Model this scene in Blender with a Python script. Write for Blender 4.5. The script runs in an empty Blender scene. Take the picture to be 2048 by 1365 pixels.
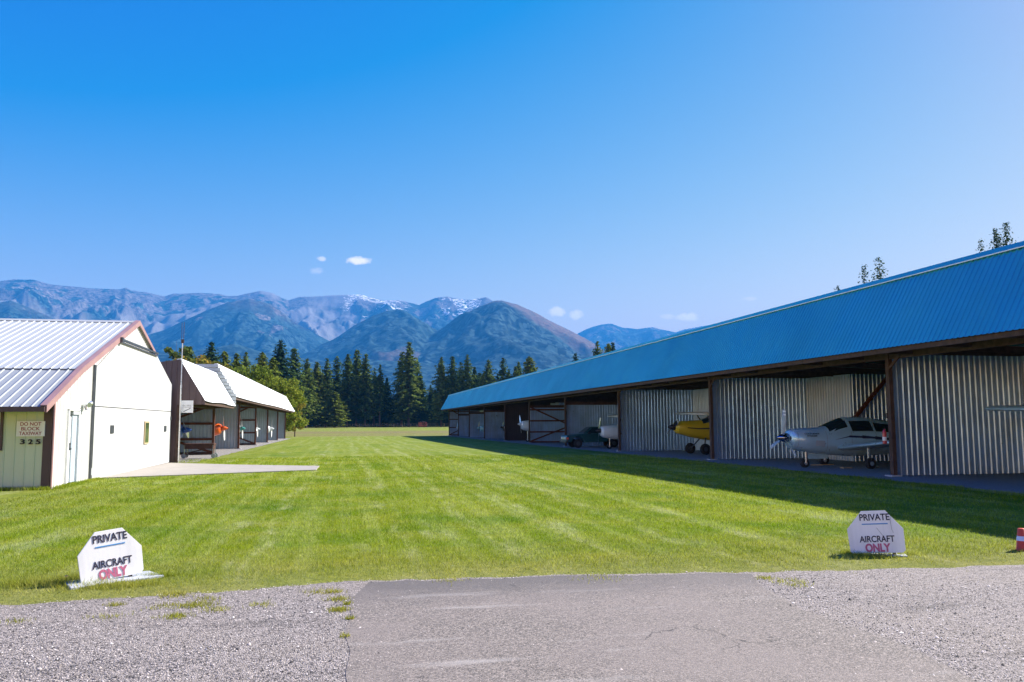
import bpy, math, random
import numpy as np
from mathutils import Vector, Matrix
R = math.radians
random.seed(5); rng = np.random.default_rng(5)
sc = bpy.context.scene; COL = sc.collection

# ============ camera ============
F = 1650.; YAW = R(11.6); ROLL = .005; PITCH = R(5.652)
_fx = np.array([math.cos(YAW), -math.sin(YAW), 0]); _fw = np.array([math.sin(YAW), math.cos(YAW), 0])
CF = _fw*math.cos(PITCH)+np.array([0, 0, 1])*math.sin(PITCH)
_u0 = np.cross(_fx, CF); CR = _fx*math.cos(ROLL)-_u0*math.sin(ROLL); CU = np.cross(CR, CF); CC = np.array([0, 0, 1.7])
cam = bpy.data.cameras.new('camera'); camo = bpy.data.objects.new('camera', cam); COL.objects.link(camo)
M3 = Matrix([[CR[i], CU[i], -CF[i]] for i in range(3)]).to_4x4(); M3.translation = Vector(CC); camo.matrix_world = M3
cam.sensor_width = 36; cam.lens = F/2048*36; cam.clip_start = .1; cam.clip_end = 60000; sc.camera = camo
def ray(px, py): return CF+CR*(px-1024)/F-CU*(py-682.5)/F
def onX(px, py, X): d = ray(px, py); return CC+d*(X/d[0])
def onY(px, py, Y): d = ray(px, py); return CC+d*(Y/d[1])
def onZ(px, py, Z=0): d = ray(px, py); return CC+d*((Z-1.7)/d[2])
def gz(Y):
    return float(np.interp(Y, [-100, 10, 140, 330, 500, 1e5], [0, 0, -.36, .28, .35, .35]))
# ============ light ============
SAZ = R(20); SEL = R(38)
SD = Vector((math.cos(SAZ)*math.cos(SEL), math.sin(SAZ)*math.cos(SEL), math.sin(SEL)))
sl = bpy.data.lights.new('sun', 'SUN'); sl.energy = 4.4; sl.angle = R(.53); sl.color = (1, .95, .86)
so = bpy.data.objects.new('sun', sl); COL.objects.link(so); so.rotation_euler = SD.to_track_quat('Z', 'Y').to_euler()
w = bpy.data.worlds.new('World'); sc.world = w; w.use_nodes = True
W = w.node_tree; W.nodes.clear()
def wn(t, **k):
    n = W.nodes.new(t)
    for a, b in k.items(): setattr(n, a, b)
    return n
sky = wn('ShaderNodeTexSky', sky_type='NISHITA', sun_disc=False, sun_elevation=SEL, sun_rotation=math.pi/2-SAZ, altitude=700, air_density=1.0, dust_density=.35, ozone_density=3.0)
hs = wn('ShaderNodeHueSaturation'); hs.inputs['Saturation'].default_value = 1.28; hs.inputs['Hue'].default_value = .502; W.links.new(sky.outputs[0], hs.inputs['Color'])
tc = wn('ShaderNodeTexCoord')
sx = wn('ShaderNodeSeparateColor'); W.links.new(hs.outputs[0], sx.inputs[0]); cx_ = wn('ShaderNodeCombineColor')   # clear, deep mountain air
for i, (k, b_, lo) in enumerate(((3.5, -1.80, .03), (1.50, -.85, .3), (.24, 3.45, .5))):
    q = wn('ShaderNodeMath', operation='MULTIPLY_ADD'); W.links.new(sx.outputs[i], q.inputs[0]); q.inputs[1].default_value = k; q.inputs[2].default_value = b_
    q2 = wn('ShaderNodeMath', operation='MAXIMUM'); W.links.new(q.outputs[0], q2.inputs[0]); q2.inputs[1].default_value = lo; W.links.new(q2.outputs[0], cx_.inputs[i])
last = cx_.outputs[0]
nz = wn('ShaderNodeTexNoise'); nz.inputs['Scale'].default_value = 130; nz.inputs['Detail'].default_value = 6; nz.inputs['Roughness'].default_value = .62
W.links.new(tc.outputs['Generated'], nz.inputs['Vector'])
def wmath(op, a, b=None, c=None):
    n = wn('ShaderNodeMath', operation=op)
    for i, v in enumerate((a, b, c)):
        if v is None: continue
        if isinstance(v, (int, float)): n.inputs[i].default_value = v
        else: W.links.new(v, n.inputs[i])
    return n.outputs[0]
for (cx, cy, wx, wy, s) in [(718, 522, 24, 8, 1), (643, 518, 10, 5, .6), (633, 542, 14, 7, .28), (1114, 624, 18, 10, .9), (1153, 629, 14, 11, .85), (1335, 634, 16, 6, .6), (1376, 635, 22, 9, 1), (1500, 598, 14, 4, .4)]:
    d = Vector(ray(cx, cy)).normalized(); tx = d.cross(Vector((0, 0, 1))).normalized(); ty = tx.cross(d)
    def dotn(v):
        n = wn('ShaderNodeVectorMath', operation='DOT_PRODUCT'); W.links.new(tc.outputs['Generated'], n.inputs[0]); n.inputs[1].default_value = v; return n.outputs['Value']
    a = wmath('MULTIPLY', dotn(tx), F/wx); b = wmath('MULTIPLY', dotn(ty), F/wy)
    q = wmath('ADD', wmath('MULTIPLY', a, a), wmath('MULTIPLY', b, b))
    m = wmath('SUBTRACT', 1.0, q); m = wmath('ADD', m, wmath('MULTIPLY', wmath('SUBTRACT', nz.outputs[0], .43), 2.8))
    m = wmath('MULTIPLY', wmath('MINIMUM', wmath('MAXIMUM', m, 0), 1), s)
    q2 = wmath('GREATER_THAN', dotn(d), .9); m = wmath('MULTIPLY', m, q2)
    mx = wn('ShaderNodeMixRGB'); W.links.new(m, mx.inputs[0]); W.links.new(last, mx.inputs[1]); mx.inputs[2].default_value = (10.5, 9.2, 7.8, 1); last = mx.outputs[0]
bg = wn('ShaderNodeBackground'); bg.inputs[1].default_value = .06; W.links.new(last, bg.inputs[0])
wo = wn('ShaderNodeOutputWorld'); W.links.new(bg.outputs[0], wo.inputs[0])
sc.view_settings.view_transform = 'Standard'; sc.view_settings.look = 'None'; sc.view_settings.exposure = 1.5; sc.view_settings.gamma = 1
sc.render.engine = 'CYCLES'

# ============ helpers ============
def tag(o, label=None, cat=None, group=None, kind=None):
    if label: o['label'] = label
    if cat: o['category'] = cat
    if group: o['group'] = group
    if kind: o['kind'] = kind
    return o
def thing(name, label, cat, loc=(0, 0, 0), rz=0, group=None):
    o = bpy.data.objects.new(name, None); COL.objects.link(o); o.location = loc; o.rotation_euler = (0, 0, rz); o.empty_display_size = .2
    return tag(o, label, cat, group)
class MB:
    def __init__(s): s.v = []; s.f = []
    def add(s, vs, fs):
        b = len(s.v); s.v += [tuple(float(c) for c in v) for v in vs]; s.f += [tuple(i+b for i in f) for f in fs]; return s
    def box(s, x0, x1, y0, y1, z0, z1):
        return s.add([(x, y, z) for z in (z0, z1) for x, y in ((x0, y0), (x1, y0), (x1, y1), (x0, y1))], [(3, 2, 1, 0), (4, 5, 6, 7), (0, 1, 5, 4), (1, 2, 6, 5), (2, 3, 7, 6), (3, 0, 4, 7)])
    def bar(s, a, b, w, h=None, up=(0, 0, 1)):
        a = Vector(a); b = Vector(b); h = h or w; d = (b-a).normalized(); u = Vector(up)
        if abs(d.dot(u)) > .97: u = Vector((1, 0, 0))
        x = d.cross(u).normalized(); y = x.cross(d)
        vs = [p+x*sx*w/2+y*sy*h/2 for p in (a, b) for sx, sy in ((-1, -1), (1, -1), (1, 1), (-1, 1))]
        return s.add(vs, [(3, 2, 1, 0), (4, 5, 6, 7), (0, 1, 5, 4), (1, 2, 6, 5), (2, 3, 7, 6), (3, 0, 4, 7)])
    def tube(s, pts, rs, n=8, cap=True):
        pts = [Vector(p) for p in pts]; k = len(pts)
        if isinstance(rs, (int, float)): rs = [rs]*k
        vs = []; fs = []
        for i, p in enumerate(pts):
            d = (pts[min(i+1, k-1)]-pts[max(i-1, 0)]).normalized(); u = Vector((0, 0, 1)) if abs(d.z) < .9 else Vector((1, 0, 0))
            x = d.cross(u).normalized(); y = x.cross(d)
            for j in range(n):
                t = 2*math.pi*j/n; vs.append(p+(x*math.cos(t)+y*math.sin(t))*rs[i])
        for i in range(k-1):
            for j in range(n): fs.append((i*n+j, i*n+(j+1) % n, (i+1)*n+(j+1) % n, (i+1)*n+j))
        if cap: fs += [tuple(range(n)), tuple(range((k-1)*n, k*n))]
        return s.add(vs, fs)
    def poly(s, pts, d):   # flat polygon extruded by vector d
        n = len(pts); d = Vector(d); vs = [Vector(p) for p in pts]; vs += [p+d for p in vs]
        return s.add(vs, [tuple(range(n-1, -1, -1)), tuple(range(n, 2*n))]+[(i, (i+1) % n, n+(i+1) % n, n+i) for i in range(n)])
    def loft(s, rings, closed=True, cap=True):
        n = len(rings[0]); vs = [p for r in rings for p in r]; fs = []
        for i in range(len(rings)-1):
            for j in range(n if closed else n-1): fs.append((i*n+j, i*n+(j+1) % n, (i+1)*n+(j+1) % n, (i+1)*n+j))
        if cap: fs += [tuple(range(n-1, -1, -1)), tuple(range((len(rings)-1)*n, len(rings)*n))]
        return s.add(vs, fs)
    def corr(s, A, B, D, n, pitch=.2, h=.022, w=.035, e=.012):
        """ribbed sheet: ribs repeat from A to B, run from A towards D (D may be a function of t giving start,end)"""
        A = Vector(A); B = Vector(B); n = Vector(n).normalized(); L = (B-A).length; u = (B-A)/L
        k = max(1, int(L/pitch)); prof = [(0, 0)]
        for i in range(k):
            c = (i+.5)*L/k
            prof += [(c-w/2-e, 0), (c-w/2, h), (c+w/2, h), (c+w/2+e, 0)]
        prof.append((L, 0)); vs = []; fs = []
        for t, o in prof:
            p0, p1 = D(t/L) if callable(D) else (A+u*t, A+u*t+Vector(D)-A)
            vs += [Vector(p0)+n*o, Vector(p1)+n*o]
        for i in range(len(prof)-1): fs.append((2*i, 2*i+2, 2*i+3, 2*i+1))
        return s.add(vs, fs)
    def build(s, name, m, parent=None, smooth=False, world=True, bevel=0):
        me = bpy.data.meshes.new(name); off = Vector(parent.location) if (parent is not None and world) else Vector()
        me.from_pydata([tuple(Vector(v)-off) for v in s.v], [], s.f); me.materials.append(m); me.update()
        if smooth: me.polygons.foreach_set('use_smooth', [True]*len(me.polygons))
        o = bpy.data.objects.new(name, me); COL.objects.link(o)
        if parent is not None: o.parent = parent
        if bevel:
            b = o.modifiers.new('bevel', 'BEVEL'); b.width = bevel; b.segments = 2; b.limit_method = 'ANGLE'
        return o
def np_mesh(name, V, Fc, m, parent=None, attrs=None, smooth=False):
    me = bpy.data.meshes.new(name); k = Fc.shape[1]; nf = len(Fc)
    me.vertices.add(len(V)); me.vertices.foreach_set('co', V.astype(np.float32).ravel())
    me.loops.add(nf*k); me.loops.foreach_set('vertex_index', Fc.astype(np.int32).ravel())
    me.polygons.add(nf); me.polygons.foreach_set('loop_start', np.arange(0, nf*k, k, dtype=np.int32)); me.polygons.foreach_set('loop_total', np.full(nf, k, dtype=np.int32))
    if smooth: me.polygons.foreach_set('use_smooth', np.ones(nf, dtype=bool))
    me.update(calc_edges=True)
    for an, (dom, ty, arr) in (attrs or {}).items():
        a = me.attributes.new(an, ty, dom); a.data.foreach_set('color' if ty == 'FLOAT_COLOR' else 'value', arr.astype(np.float32).ravel())
    me.materials.append(m); o = bpy.data.objects.new(name, me); COL.objects.link(o)
    if parent is not None: o.parent = parent
    return o
# ---- value noise ----
_P = rng.permutation(4096); _G = rng.random(4096)
def vn(x, y):
    xi = np.floor(x).astype(int); yi = np.floor(y).astype(int); fx = x-xi; fy = y-yi; fx = fx*fx*(3-2*fx); fy = fy*fy*(3-2*fy)
    h = lambda a, b: _G[(_P[(a & 4095)]+b*57) & 4095]
    return (h(xi, yi)*(1-fx)+h(xi+1, yi)*fx)*(1-fy)+(h(xi, yi+1)*(1-fx)+h(xi+1, yi+1)*fx)*fy
def fbm(x, y, o=5, r=.5):
    s = 0; a = 1; t = 0
    for i in range(o): s = s+a*vn(x*2**i+i*17.3, y*2**i+i*9.1); t += a; a *= r
    return s/t
def ridged(x, y, o=5, r=.55):
    s = 0; a = 1; t = 0
    for i in range(o): s = s+a*(1-np.abs(2*vn(x*2**i+i*31.3, y*2**i+i*19.1)-1)); t += a; a *= r
    return s/t

# ============ materials ============
class NT:
    def __init__(s, name):
        s.m = bpy.data.materials.new(name); s.m.use_nodes = True; s.t = s.m.node_tree; s.t.nodes.clear()
        s.o = s.t.nodes.new('ShaderNodeOutputMaterial')
    def n(s, t, ins=None, **k):
        n = s.t.nodes.new(t)
        for a, b in k.items(): setattr(n, a, b)
        for a, b in (ins or {}).items():
            if isinstance(b, bpy.types.NodeSocket): s.t.links.new(b, n.inputs[a])
            else: n.inputs[a].default_value = b
        return n
    def math(s, op, a, b=0.): return s.n('ShaderNodeMath', {0: a, 1: b}, operation=op).outputs[0]
    def mix(s, f, a, b, bt='MIX'):
        return s.n('ShaderNodeMixRGB', {0: f, 1: a, 2: b}, blend_type=bt).outputs[0]
    def ramp(s, f, stops):
        n = s.n('ShaderNodeValToRGB', {0: f}); e = n.color_ramp.elements
        while len(e) < len(stops): e.new(.5)
        for q, (p, c) in zip(e, stops): q.position = p; q.color = tuple(c)+(1,) if not isinstance(c, (int, float)) else (c, c, c, 1)
        return n.outputs[0]
    def pos(s): return s.n('ShaderNodeNewGeometry').outputs['Position']
    def map(s, v, sc): return s.n('ShaderNodeMapping', {0: v, 'Scale': sc}).outputs[0]
    def noise(s, v, scale, det=4, ro=.55): return s.n('ShaderNodeTexNoise', {'Vector': v, 'Scale': scale, 'Detail': det, 'Roughness': ro}).outputs[0]
    def bsdf(s, **k):
        b = s.n('ShaderNodeBsdfPrincipled')
        for a, v in k.items():
            a = a.replace('_', ' ')
            if isinstance(v, bpy.types.NodeSocket): s.t.links.new(v, b.inputs[a])
            else: b.inputs[a].default_value = v
        s.t.links.new(b.outputs[0], s.o.inputs[0]); return b
c4 = lambda c: tuple(c)+(1,)
def mat(name, col, rough=.6, metal=0., var=.15, vs=1.5, bump=0., bs=40, streak=0., dirt=None, coat=0., rv=.25):
    t = NT(name); p = t.n('ShaderNodeTexCoord').outputs['Object']
    c = t.mix(t.ramp(t.noise(p, vs, 5, .6), [(.3, 0), (.7, 1)]), c4([x*(1-var) for x in col]), c4([min(1, x*(1+var)) for x in col]))
    if streak:
        q = t.noise(t.map(p, (6, 6, .35)), 1.3, 4, .6); c = t.mix(t.math('MULTIPLY', t.ramp(q, [(.45, 0), (.72, 1)]), streak), c, c4(dirt or [x*.4 for x in col]))
    b = t.bsdf(Base_Color=c, Metallic=metal); rr = t.math('ADD', t.math('MULTIPLY', t.noise(p, vs*3, 4), rv), rough-rv/2); t.t.links.new(rr, b.inputs['Roughness'])
    if coat: b.inputs['Coat Weight'].default_value = coat; b.inputs['Coat Roughness'].default_value = .08
    if bump:
        bp = t.n('ShaderNodeBump', {'Strength': bump, 'Distance': .02, 'Height': t.noise(p, bs, 4)}); t.t.links.new(bp.outputs[0], b.inputs['Normal'])
    return t.m
M = {}
M['galv'] = mat('galvanised_roof_sheet', (.15, .63, .53), .34, .92, .12, .25, .12, 3, streak=.22, dirt=(.16, .55, .52))
M['awning'] = mat('zinc_awning_sheet', (.80, .82, .84), .5, .35, .06, .8, .06, 3)
M['sheet'] = mat('weathered_wall_sheet', (.38, .55, .80), .33, .68, .16, 1.1, .08, 5, streak=.35, dirt=(.22, .21, .19))
M['sheet2'] = mat('pale_wall_sheet', (.44, .55, .66), .4, .5, .1, 1.0, .08, 5, streak=.25, dirt=(.3, .28, .24))
M['brown'] = mat('brown_painted_sheet', (.115, .070, .066), .5, .0, .12, 1.2, .05, 5, streak=.2)
M['darkbrown'] = mat('dark_brown_sheet', (.045, .03, .026), .55, .0, .2, 1.2, .05, 5, streak=.2)
M['white'] = mat('white_painted_sheet', (.66, .66, .645), .5, 0, .05, .8, .04, 4, streak=.28, dirt=(.6, .58, .52))
M['cream'] = mat('cream_painted_sheet', (.58, .66, .48), .5, 0, .05, .8, .04, 4, streak=.15, dirt=(.4, .42, .32))
M['roof3'] = mat('blue_grey_roof_sheet', (.34, .365, .37), .5, .05, .06, .6, .08, 3)
M['roof2'] = mat('pale_roof_sheet', (.44, .465, .46), .5, .05, .06, .6, .08, 3, streak=.12, dirt=(.5, .5, .5))
M['fascia'] = mat('faded_maroon_fascia', (.34, .20, .19), .5, 0, .1, 1)
M['maroon'] = mat('dark_maroon_trim', (.075, .045, .05), .5, 0, .1, 1)
M['timber'] = mat('stained_timber', (.125, .042, .022), .75, 0, .35, 4, .3, 30)
M['timber2'] = mat('weathered_timber', (.085, .048, .033), .8, 0, .4, 5, .3, 30)
M['black'] = mat('black_rubber', (.02, .02, .022), .75, 0, .2, 5)
M['darkmetal'] = mat('dark_grey_metal', (.10, .11, .12), .45, .7, .2, 3)
M['steel'] = mat('bright_steel', (.72, .74, .76), .3, .9, .1, 3)
M['concrete'] = mat('pale_concrete', (.33, .30, .26), .85, 0, .1, 1.5, .2, 60)
M['slab'] = mat('grey_concrete_slab', (.44, .46, .48), .85, 0, .1, 6, .3, 70)
M['signwhite'] = mat('sign_white_paint', (.86, .86, .86), .55, 0, .05, 3, .05, 20, streak=.3, dirt=(.55, .55, .54))
M['slate'] = mat('slate_blade_paint', (.36, .42, .50), .4, .2, .1, 3)
M['paleblue'] = mat('pale_blue_door_panel', (.40, .47, .54), .5, 0, .05, 3)
M['greenish'] = mat('grey_green_transom', (.22, .33, .31), .4, 0, .05, 3)
M['ink'] = mat('navy_lettering', (.018, .016, .045), .6, 0, .2, 30)
M['ink2'] = mat('black_lettering', (.008, .008, .01), .6, 0, .1, 30)
M['blueink'] = mat('blue_underline', (.05, .25, .55), .6, 0, .1, 30)
M['red'] = mat('faded_red_lettering', (.52, .13, .22), .6, 0, .3, 40)
M['redsign'] = mat('dark_red_lettering', (.30, .03, .05), .6, 0, .2, 30)
M['orange'] = mat('orange_plastic', (.75, .09, .03), .45, 0, .1, 8)
M['wood'] = mat('pale_plywood', (.42, .30, .17), .8, 0, .2, 6)
M['yellowtrim'] = mat('raw_pine_frame', (.46, .36, .20), .7, 0, .1, 8)
def glass(name, c=(.02, .03, .035), r=.06):
    t = NT(name); t.bsdf(Base_Color=c4(c), Roughness=r, IOR=1.5, Coat_Weight=.5, Coat_Roughness=.03); return t.m
M['glass'] = glass('dark_window_glass'); M['glass2'] = glass('green_window_glass', (.06, .10, .04), .1)
def paint(name, c, metal=0., r=.32): return mat(name, c, r, metal, .04, 2, 0, 1, coat=.4, rv=.04)

# grass colour shared by lawn sheet and blades
def grass_col(t, p):
    big = t.noise(p, .16, 4, .6); mid = t.noise(p, .9, 4, .6)
    c = t.mix(t.ramp(big, [(.35, 0), (.65, 1)]), (.17, .255, .008, 1), (.30, .345, .018, 1))
    c = t.mix(t.math('MULTIPLY', t.ramp(mid, [(.45, 0), (.62, 1)]), .7), c, (.36, .37, .05, 1))
    st = t.noise(t.map(p, (2.0, .05, 0)), 1.0, 4, .62)   # mower lines run along the taxiway
    c = t.mix(t.math('MULTIPLY', t.ramp(st, [(.47, 0), (.62, 1)]), .55), c, (.42, .46, .13, 1))
    pa = t.noise(t.map(p, (.9, .22, 0)), 1.1, 3, .7)     # bleached clippings
    c = t.mix(t.math('MULTIPLY', t.ramp(pa, [(.57, 0), (.68, 1)]), .5), c, (.50, .52, .28, 1))
    pb = t.noise(p, .38, 3, .55); c = t.mix(t.math('MULTIPLY', t.ramp(pb, [(.52, 0), (.66, 1)]), .5), c, (.10, .215, .010, 1))
    sep = t.n('ShaderNodeSeparateXYZ', {0: p}); y = sep.outputs[1]; x = sep.outputs[0]
    xw = t.math('ADD', x, t.math('MULTIPLY', t.math('SUBTRACT', t.noise(t.map(p, (.1, .09, 0)), 1., 2), .5), 1.6)); tk = 0.
    for x0 in (-1.1, .9, 2.3, 3.5, 4.9, 6.1):   # worn wheel and mower tracks
        tk = t.math('MAXIMUM', tk, t.math('SUBTRACT', 1., t.math('MULTIPLY', t.math('ABSOLUTE', t.math('SUBTRACT', xw, x0)), 4.5)))
    tk = t.math('MULTIPLY', tk, t.ramp(t.noise(t.map(p, (1.6, .35, 0)), 1.4, 4, .7), [(.46, 0), (.60, 1)]))
    c = t.mix(t.math('MULTIPLY', tk, .75), c, (.52, .52, .25, 1))
    yw = t.math('ADD', y, t.math('MULTIPLY', t.math('SUBTRACT', t.noise(p, .5, 3), .5), 2.6))
    dry = t.n('ShaderNodeMapRange', {'Value': yw, 1: 8.7, 2: 12.2, 3: 1., 4: 0.}).outputs[0]
    c = t.mix(t.math('MULTIPLY', dry, .72), c, t.mix(mid, (.27, .26, .05, 1), (.44, .37, .14, 1)))
    dry2 = t.n('ShaderNodeMapRange', {'Value': t.math('ADD', x, t.math('MULTIPLY', big, 2)), 1: -3.9, 2: -6.2, 3: 0., 4: .22}).outputs[0]
    c = t.mix(dry2, c, (.30, .28, .10, 1))
    yf = t.math('ADD', y, t.math('MULTIPLY', t.math('SUBTRACT', t.noise(t.map(p, (.02, .05, 0)), 1., 4, .6), .5), 26))
    band = t.ramp(t.math('DIVIDE', yf, 400.), [(.325, 0), (.365, .75), (.40, .45), (.425, .85), (.475, .8), (.53, .2), (.6, .1), (.8, .35)])
    c = t.mix(band, c, (.30, .215, .11, 1))
    return c
t = NT('mown_grass'); p = t.pos(); c = grass_col(t, p)
fine = t.noise(p, 28, 5, .7); c = t.mix(t.ramp(fine, [(.3, .55), (.7, 0)]), c, (.035, .055, .012, 1))
pt = t.n('ShaderNodeTexNoise', {'Vector': p, 'Scale': 5., 'Detail': 6., 'Roughness': .7}).outputs[0]
c = t.mix(t.ramp(pt, [(.35, .45), (.6, 0)]), c, (.05, .09, .012, 1))
b = t.bsdf(Base_Color=c, Roughness=.9); b.inputs['Specular IOR Level'].default_value = .1
bp = t.n('ShaderNodeBump', {'Strength': .9, 'Distance': .05, 'Height': t.noise(p, 16, 6, .7)}); t.t.links.new(bp.outputs[0], b.inputs['Normal']); M['grass'] = t.m
t = NT('grass_blades'); p = t.pos(); c = grass_col(t, p); at = t.n('ShaderNodeAttribute', attribute_name='v').outputs['Fac']
c = t.mix(1., c, t.ramp(at, [(0, .62), (.7, 1.1), (1, 1.45)]), 'MULTIPLY'); c = t.mix(t.ramp(at, [(.93, 0), (.97, .75)]), c, (.46, .42, .24, 1))
df = t.n('ShaderNodeBsdfDiffuse', {0: c}); tr = t.n('ShaderNodeBsdfTranslucent', {0: t.mix(1., c, (1.2, 1.3, .5, 1), 'MULTIPLY')})
ms = t.n('ShaderNodeMixShader', {0: .38, 1: df.outputs[0], 2: tr.outputs[0]}); t.t.links.new(ms.outputs[0], t.o.inputs[0]); M['blade'] = t.m
def gravel_mat(name, base, light, dark, stain):
    t = NT(name); p = t.pos(); vo = t.n('ShaderNodeTexVoronoi', {'Vector': p, 'Scale': 75.}); sp = t.n('ShaderNodeSeparateColor', {0: vo.outputs['Color']})
    c = t.ramp(sp.outputs[0], [(0, dark), (.16, dark), (.22, base), (.72, light), (1, [min(.95, x*1.35) for x in light])])
    c = t.mix(t.math('MULTIPLY', t.ramp(vo.outputs['Distance'], [(.35, 0), (.75, 1)]), .55), c, c4([x*.35 for x in base]))
    big = t.noise(p, .7, 5, .6); c = t.mix(t.math('MULTIPLY', t.ramp(big, [(.4, 0), (.7, 1)]), .4), c, c4(stain))
    dk = t.noise(t.map(p, (.35, 1.6, 0)), 1.3, 4, .65); c = t.mix(t.math('MULTIPLY', t.ramp(dk, [(.56, 0), (.68, 1)]), .45), c, c4([x*.35 for x in base]))
    b = t.bsdf(Base_Color=c, Roughness=.9)
    bp = t.n('ShaderNodeBump', {'Strength': .8, 'Distance': .012, 'Height': t.math('SUBTRACT', 1., vo.outputs['Distance'])}); t.t.links.new(bp.outputs[0], b.inputs['Normal']); return t.m
M['gravel'] = gravel_mat('loose_gravel', (.22, .19, .168), (.40, .345, .31), (.02, .018, .02), (.30, .25, .20))
M['floor'] = gravel_mat('gravel_hangar_floor', (.26, .245, .245), (.36, .34, .34), (.12, .11, .12), (.28, .25, .22))
t = NT('worn_asphalt'); p = t.pos(); vo = t.n('ShaderNodeTexVoronoi', {'Vector': p, 'Scale': 105.}); sp = t.n('ShaderNodeSeparateColor', {0: vo.outputs['Color']})
c = t.ramp(sp.outputs[0], [(0, (.03, .028, .026)), (.2, (.11, .095, .082)), (.6, (.19, .158, .132)), (1, (.38, .32, .27))])
c = t.mix(t.ramp(t.noise(p, .55, 5, .6), [(.42, 0), (.6, .5)]), c, (.235, .195, .17, 1))
c = t.mix(t.ramp(t.noise(t.map(p, (.45, 2.6, 0)), 1., 4, .6), [(.58, 0), (.70, .55)]), c, (.38, .345, .31, 1))
sep = t.n('ShaderNodeSeparateXYZ', {0: p}); ed = t.n('ShaderNodeMapRange', {'Value': t.math('ADD', sep.outputs[1], t.math('MULTIPLY', t.noise(p, 1.3, 4, .65), 1.6)), 1: 8.6, 2: 9.7, 3: 0., 4: .75}).outputs[0]
c = t.mix(ed, c, (.09, .08, .075, 1))
wp = t.n('ShaderNodeVectorMath', {0: p, 1: t.n('ShaderNodeTexNoise', {'Vector': p, 'Scale': 1.6, 'Detail': 4.}).outputs['Color']}, operation='ADD').outputs[0]
cr = t.n('ShaderNodeTexVoronoi', {'Vector': wp, 'Scale': .95}, feature='DISTANCE_TO_EDGE').outputs['Distance']
cm = t.math('MULTIPLY', t.ramp(cr, [(.0, 1), (.009, 0)]), t.ramp(t.noise(p, .5, 2), [(.54, 0), (.62, .8)])); c = t.mix(cm, c, (.02, .018, .018, 1))
b = t.bsdf(Base_Color=c, Roughness=.85); bp = t.n('ShaderNodeBump', {'Strength': .5, 'Distance': .006, 'Height': t.math('SUBTRACT', 1., vo.outputs['Distance'])}); t.t.links.new(bp.outputs[0], b.inputs['Normal']); M['asphalt'] = t.m
t = NT('loose_stone'); at = t.n('ShaderNodeAttribute', attribute_name='v').outputs['Fac']
t.bsdf(Base_Color=t.ramp(at, [(0, (.02, .018, .02)), (.26, (.08, .07, .066)), (.5, (.32, .275, .245)), (.8, (.56, .485, .43)), (1, (.82, .75, .68))]), Roughness=.85); M['stone'] = t.m
def leaf_mat(name, a, b_, c_=None, tr=.22):
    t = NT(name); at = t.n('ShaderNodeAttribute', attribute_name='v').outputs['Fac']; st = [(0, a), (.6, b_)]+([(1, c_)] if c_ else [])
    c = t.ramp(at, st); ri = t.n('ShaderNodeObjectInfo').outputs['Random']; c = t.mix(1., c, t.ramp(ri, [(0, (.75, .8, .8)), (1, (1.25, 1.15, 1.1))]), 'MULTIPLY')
    d = t.n('ShaderNodeBsdfDiffuse', {0: c}); q = t.n('ShaderNodeBsdfTranslucent', {0: c}); m = t.n('ShaderNodeMixShader', {0: tr, 1: d.outputs[0], 2: q.outputs[0]}); t.t.links.new(m.outputs[0], t.o.inputs[0]); return t.m
M['fir'] = leaf_mat('dark_fir_needles', (.016, .040, .018), (.052, .098, .036), (.10, .155, .055))
M['spruce'] = leaf_mat('green_conifer_needles', (.040, .080, .018), (.115, .175, .036), (.21, .25, .065))
M['larch'] = leaf_mat('yellow_green_needles', (.06, .095, .016), (.15, .20, .032), (.26, .29, .05))
M['leaf'] = leaf_mat('lime_leaves', (.09, .13, .018), (.20, .27, .035), (.32, .36, .06), .35)
M['autumn'] = leaf_mat('turning_leaves', (.09, .11, .016), (.20, .22, .035), (.36, .24, .05), .35)
M['bark'] = mat('brown_bark', (.11, .075, .055), .9, 0, .3, 3, .4, 20)

# ============ ground ============
def struct(o): o['kind'] = 'structure'; return o
xs = np.concatenate([-np.geomspace(9000, 40, 26), np.linspace(-36, 36, 37), np.geomspace(40, 9000, 26)])
ys = np.concatenate([-np.geomspace(300, 3, 10), np.linspace(0, 150, 76), np.linspace(156, 520, 60), np.geomspace(560, 9000, 24)])
X, Y = np.meshgrid(xs, ys); Z = np.vectorize(gz)(Y)
def ggrid(nx, ny): i = np.arange((ny-1)*nx).reshape(ny-1, nx)[:, :-1].ravel(); return np.stack([i, i+1, i+nx+1, i+nx], 1)
struct(np_mesh('ground', np.stack([X.ravel(), Y.ravel(), Z.ravel()], 1), ggrid(len(xs), len(ys)), M['grass']))
def edgeY(x):  # lawn / gravel border
    return float(np.interp(x, [-30, -3.2, -1, .2, 2.4, 4.5, 6, 7.9, 12, 40], [8.6, 8.75, 9.0, 9.25, 9.15, 8.78, 8.72, 8.5, 8.3, 8]))+.16*(float(vn(np.array([x*.9]), np.array([3.3]))[0])-.5)+.14*(float(vn(np.array([x*4.1]), np.array([7.3]))[0])-.5)+.08*(float(vn(np.array([x*13.]), np.array([1.3]))[0])-.5)
def sheet(name, rows, z, m):
    mb = MB(); n = len(rows[0])
    for r in rows: mb.v += [(x, y, z) for x, y in r]
    for i in range(len(rows)-1):
        for j in range(n-1): mb.f.append((i*n+j, i*n+j+1, (i+1)*n+j+1, (i+1)*n+j))
    return struct(mb.build(name, m))
gx = np.arange(-30, 40, .06)
sheet('gravel_road_shoulder', [[(x, -40) for x in gx], [(x, 4) for x in gx], [(x, edgeY(x)) for x in gx]], .004, M['gravel'])
def v1(x, k): return float(vn(np.array([x]), np.array([k]))[0])-.5
def lx(y): return .08+.10*v1(y*1.7, 5.5)+.12*max(0, min(1, (y-8.3)*2))
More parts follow.
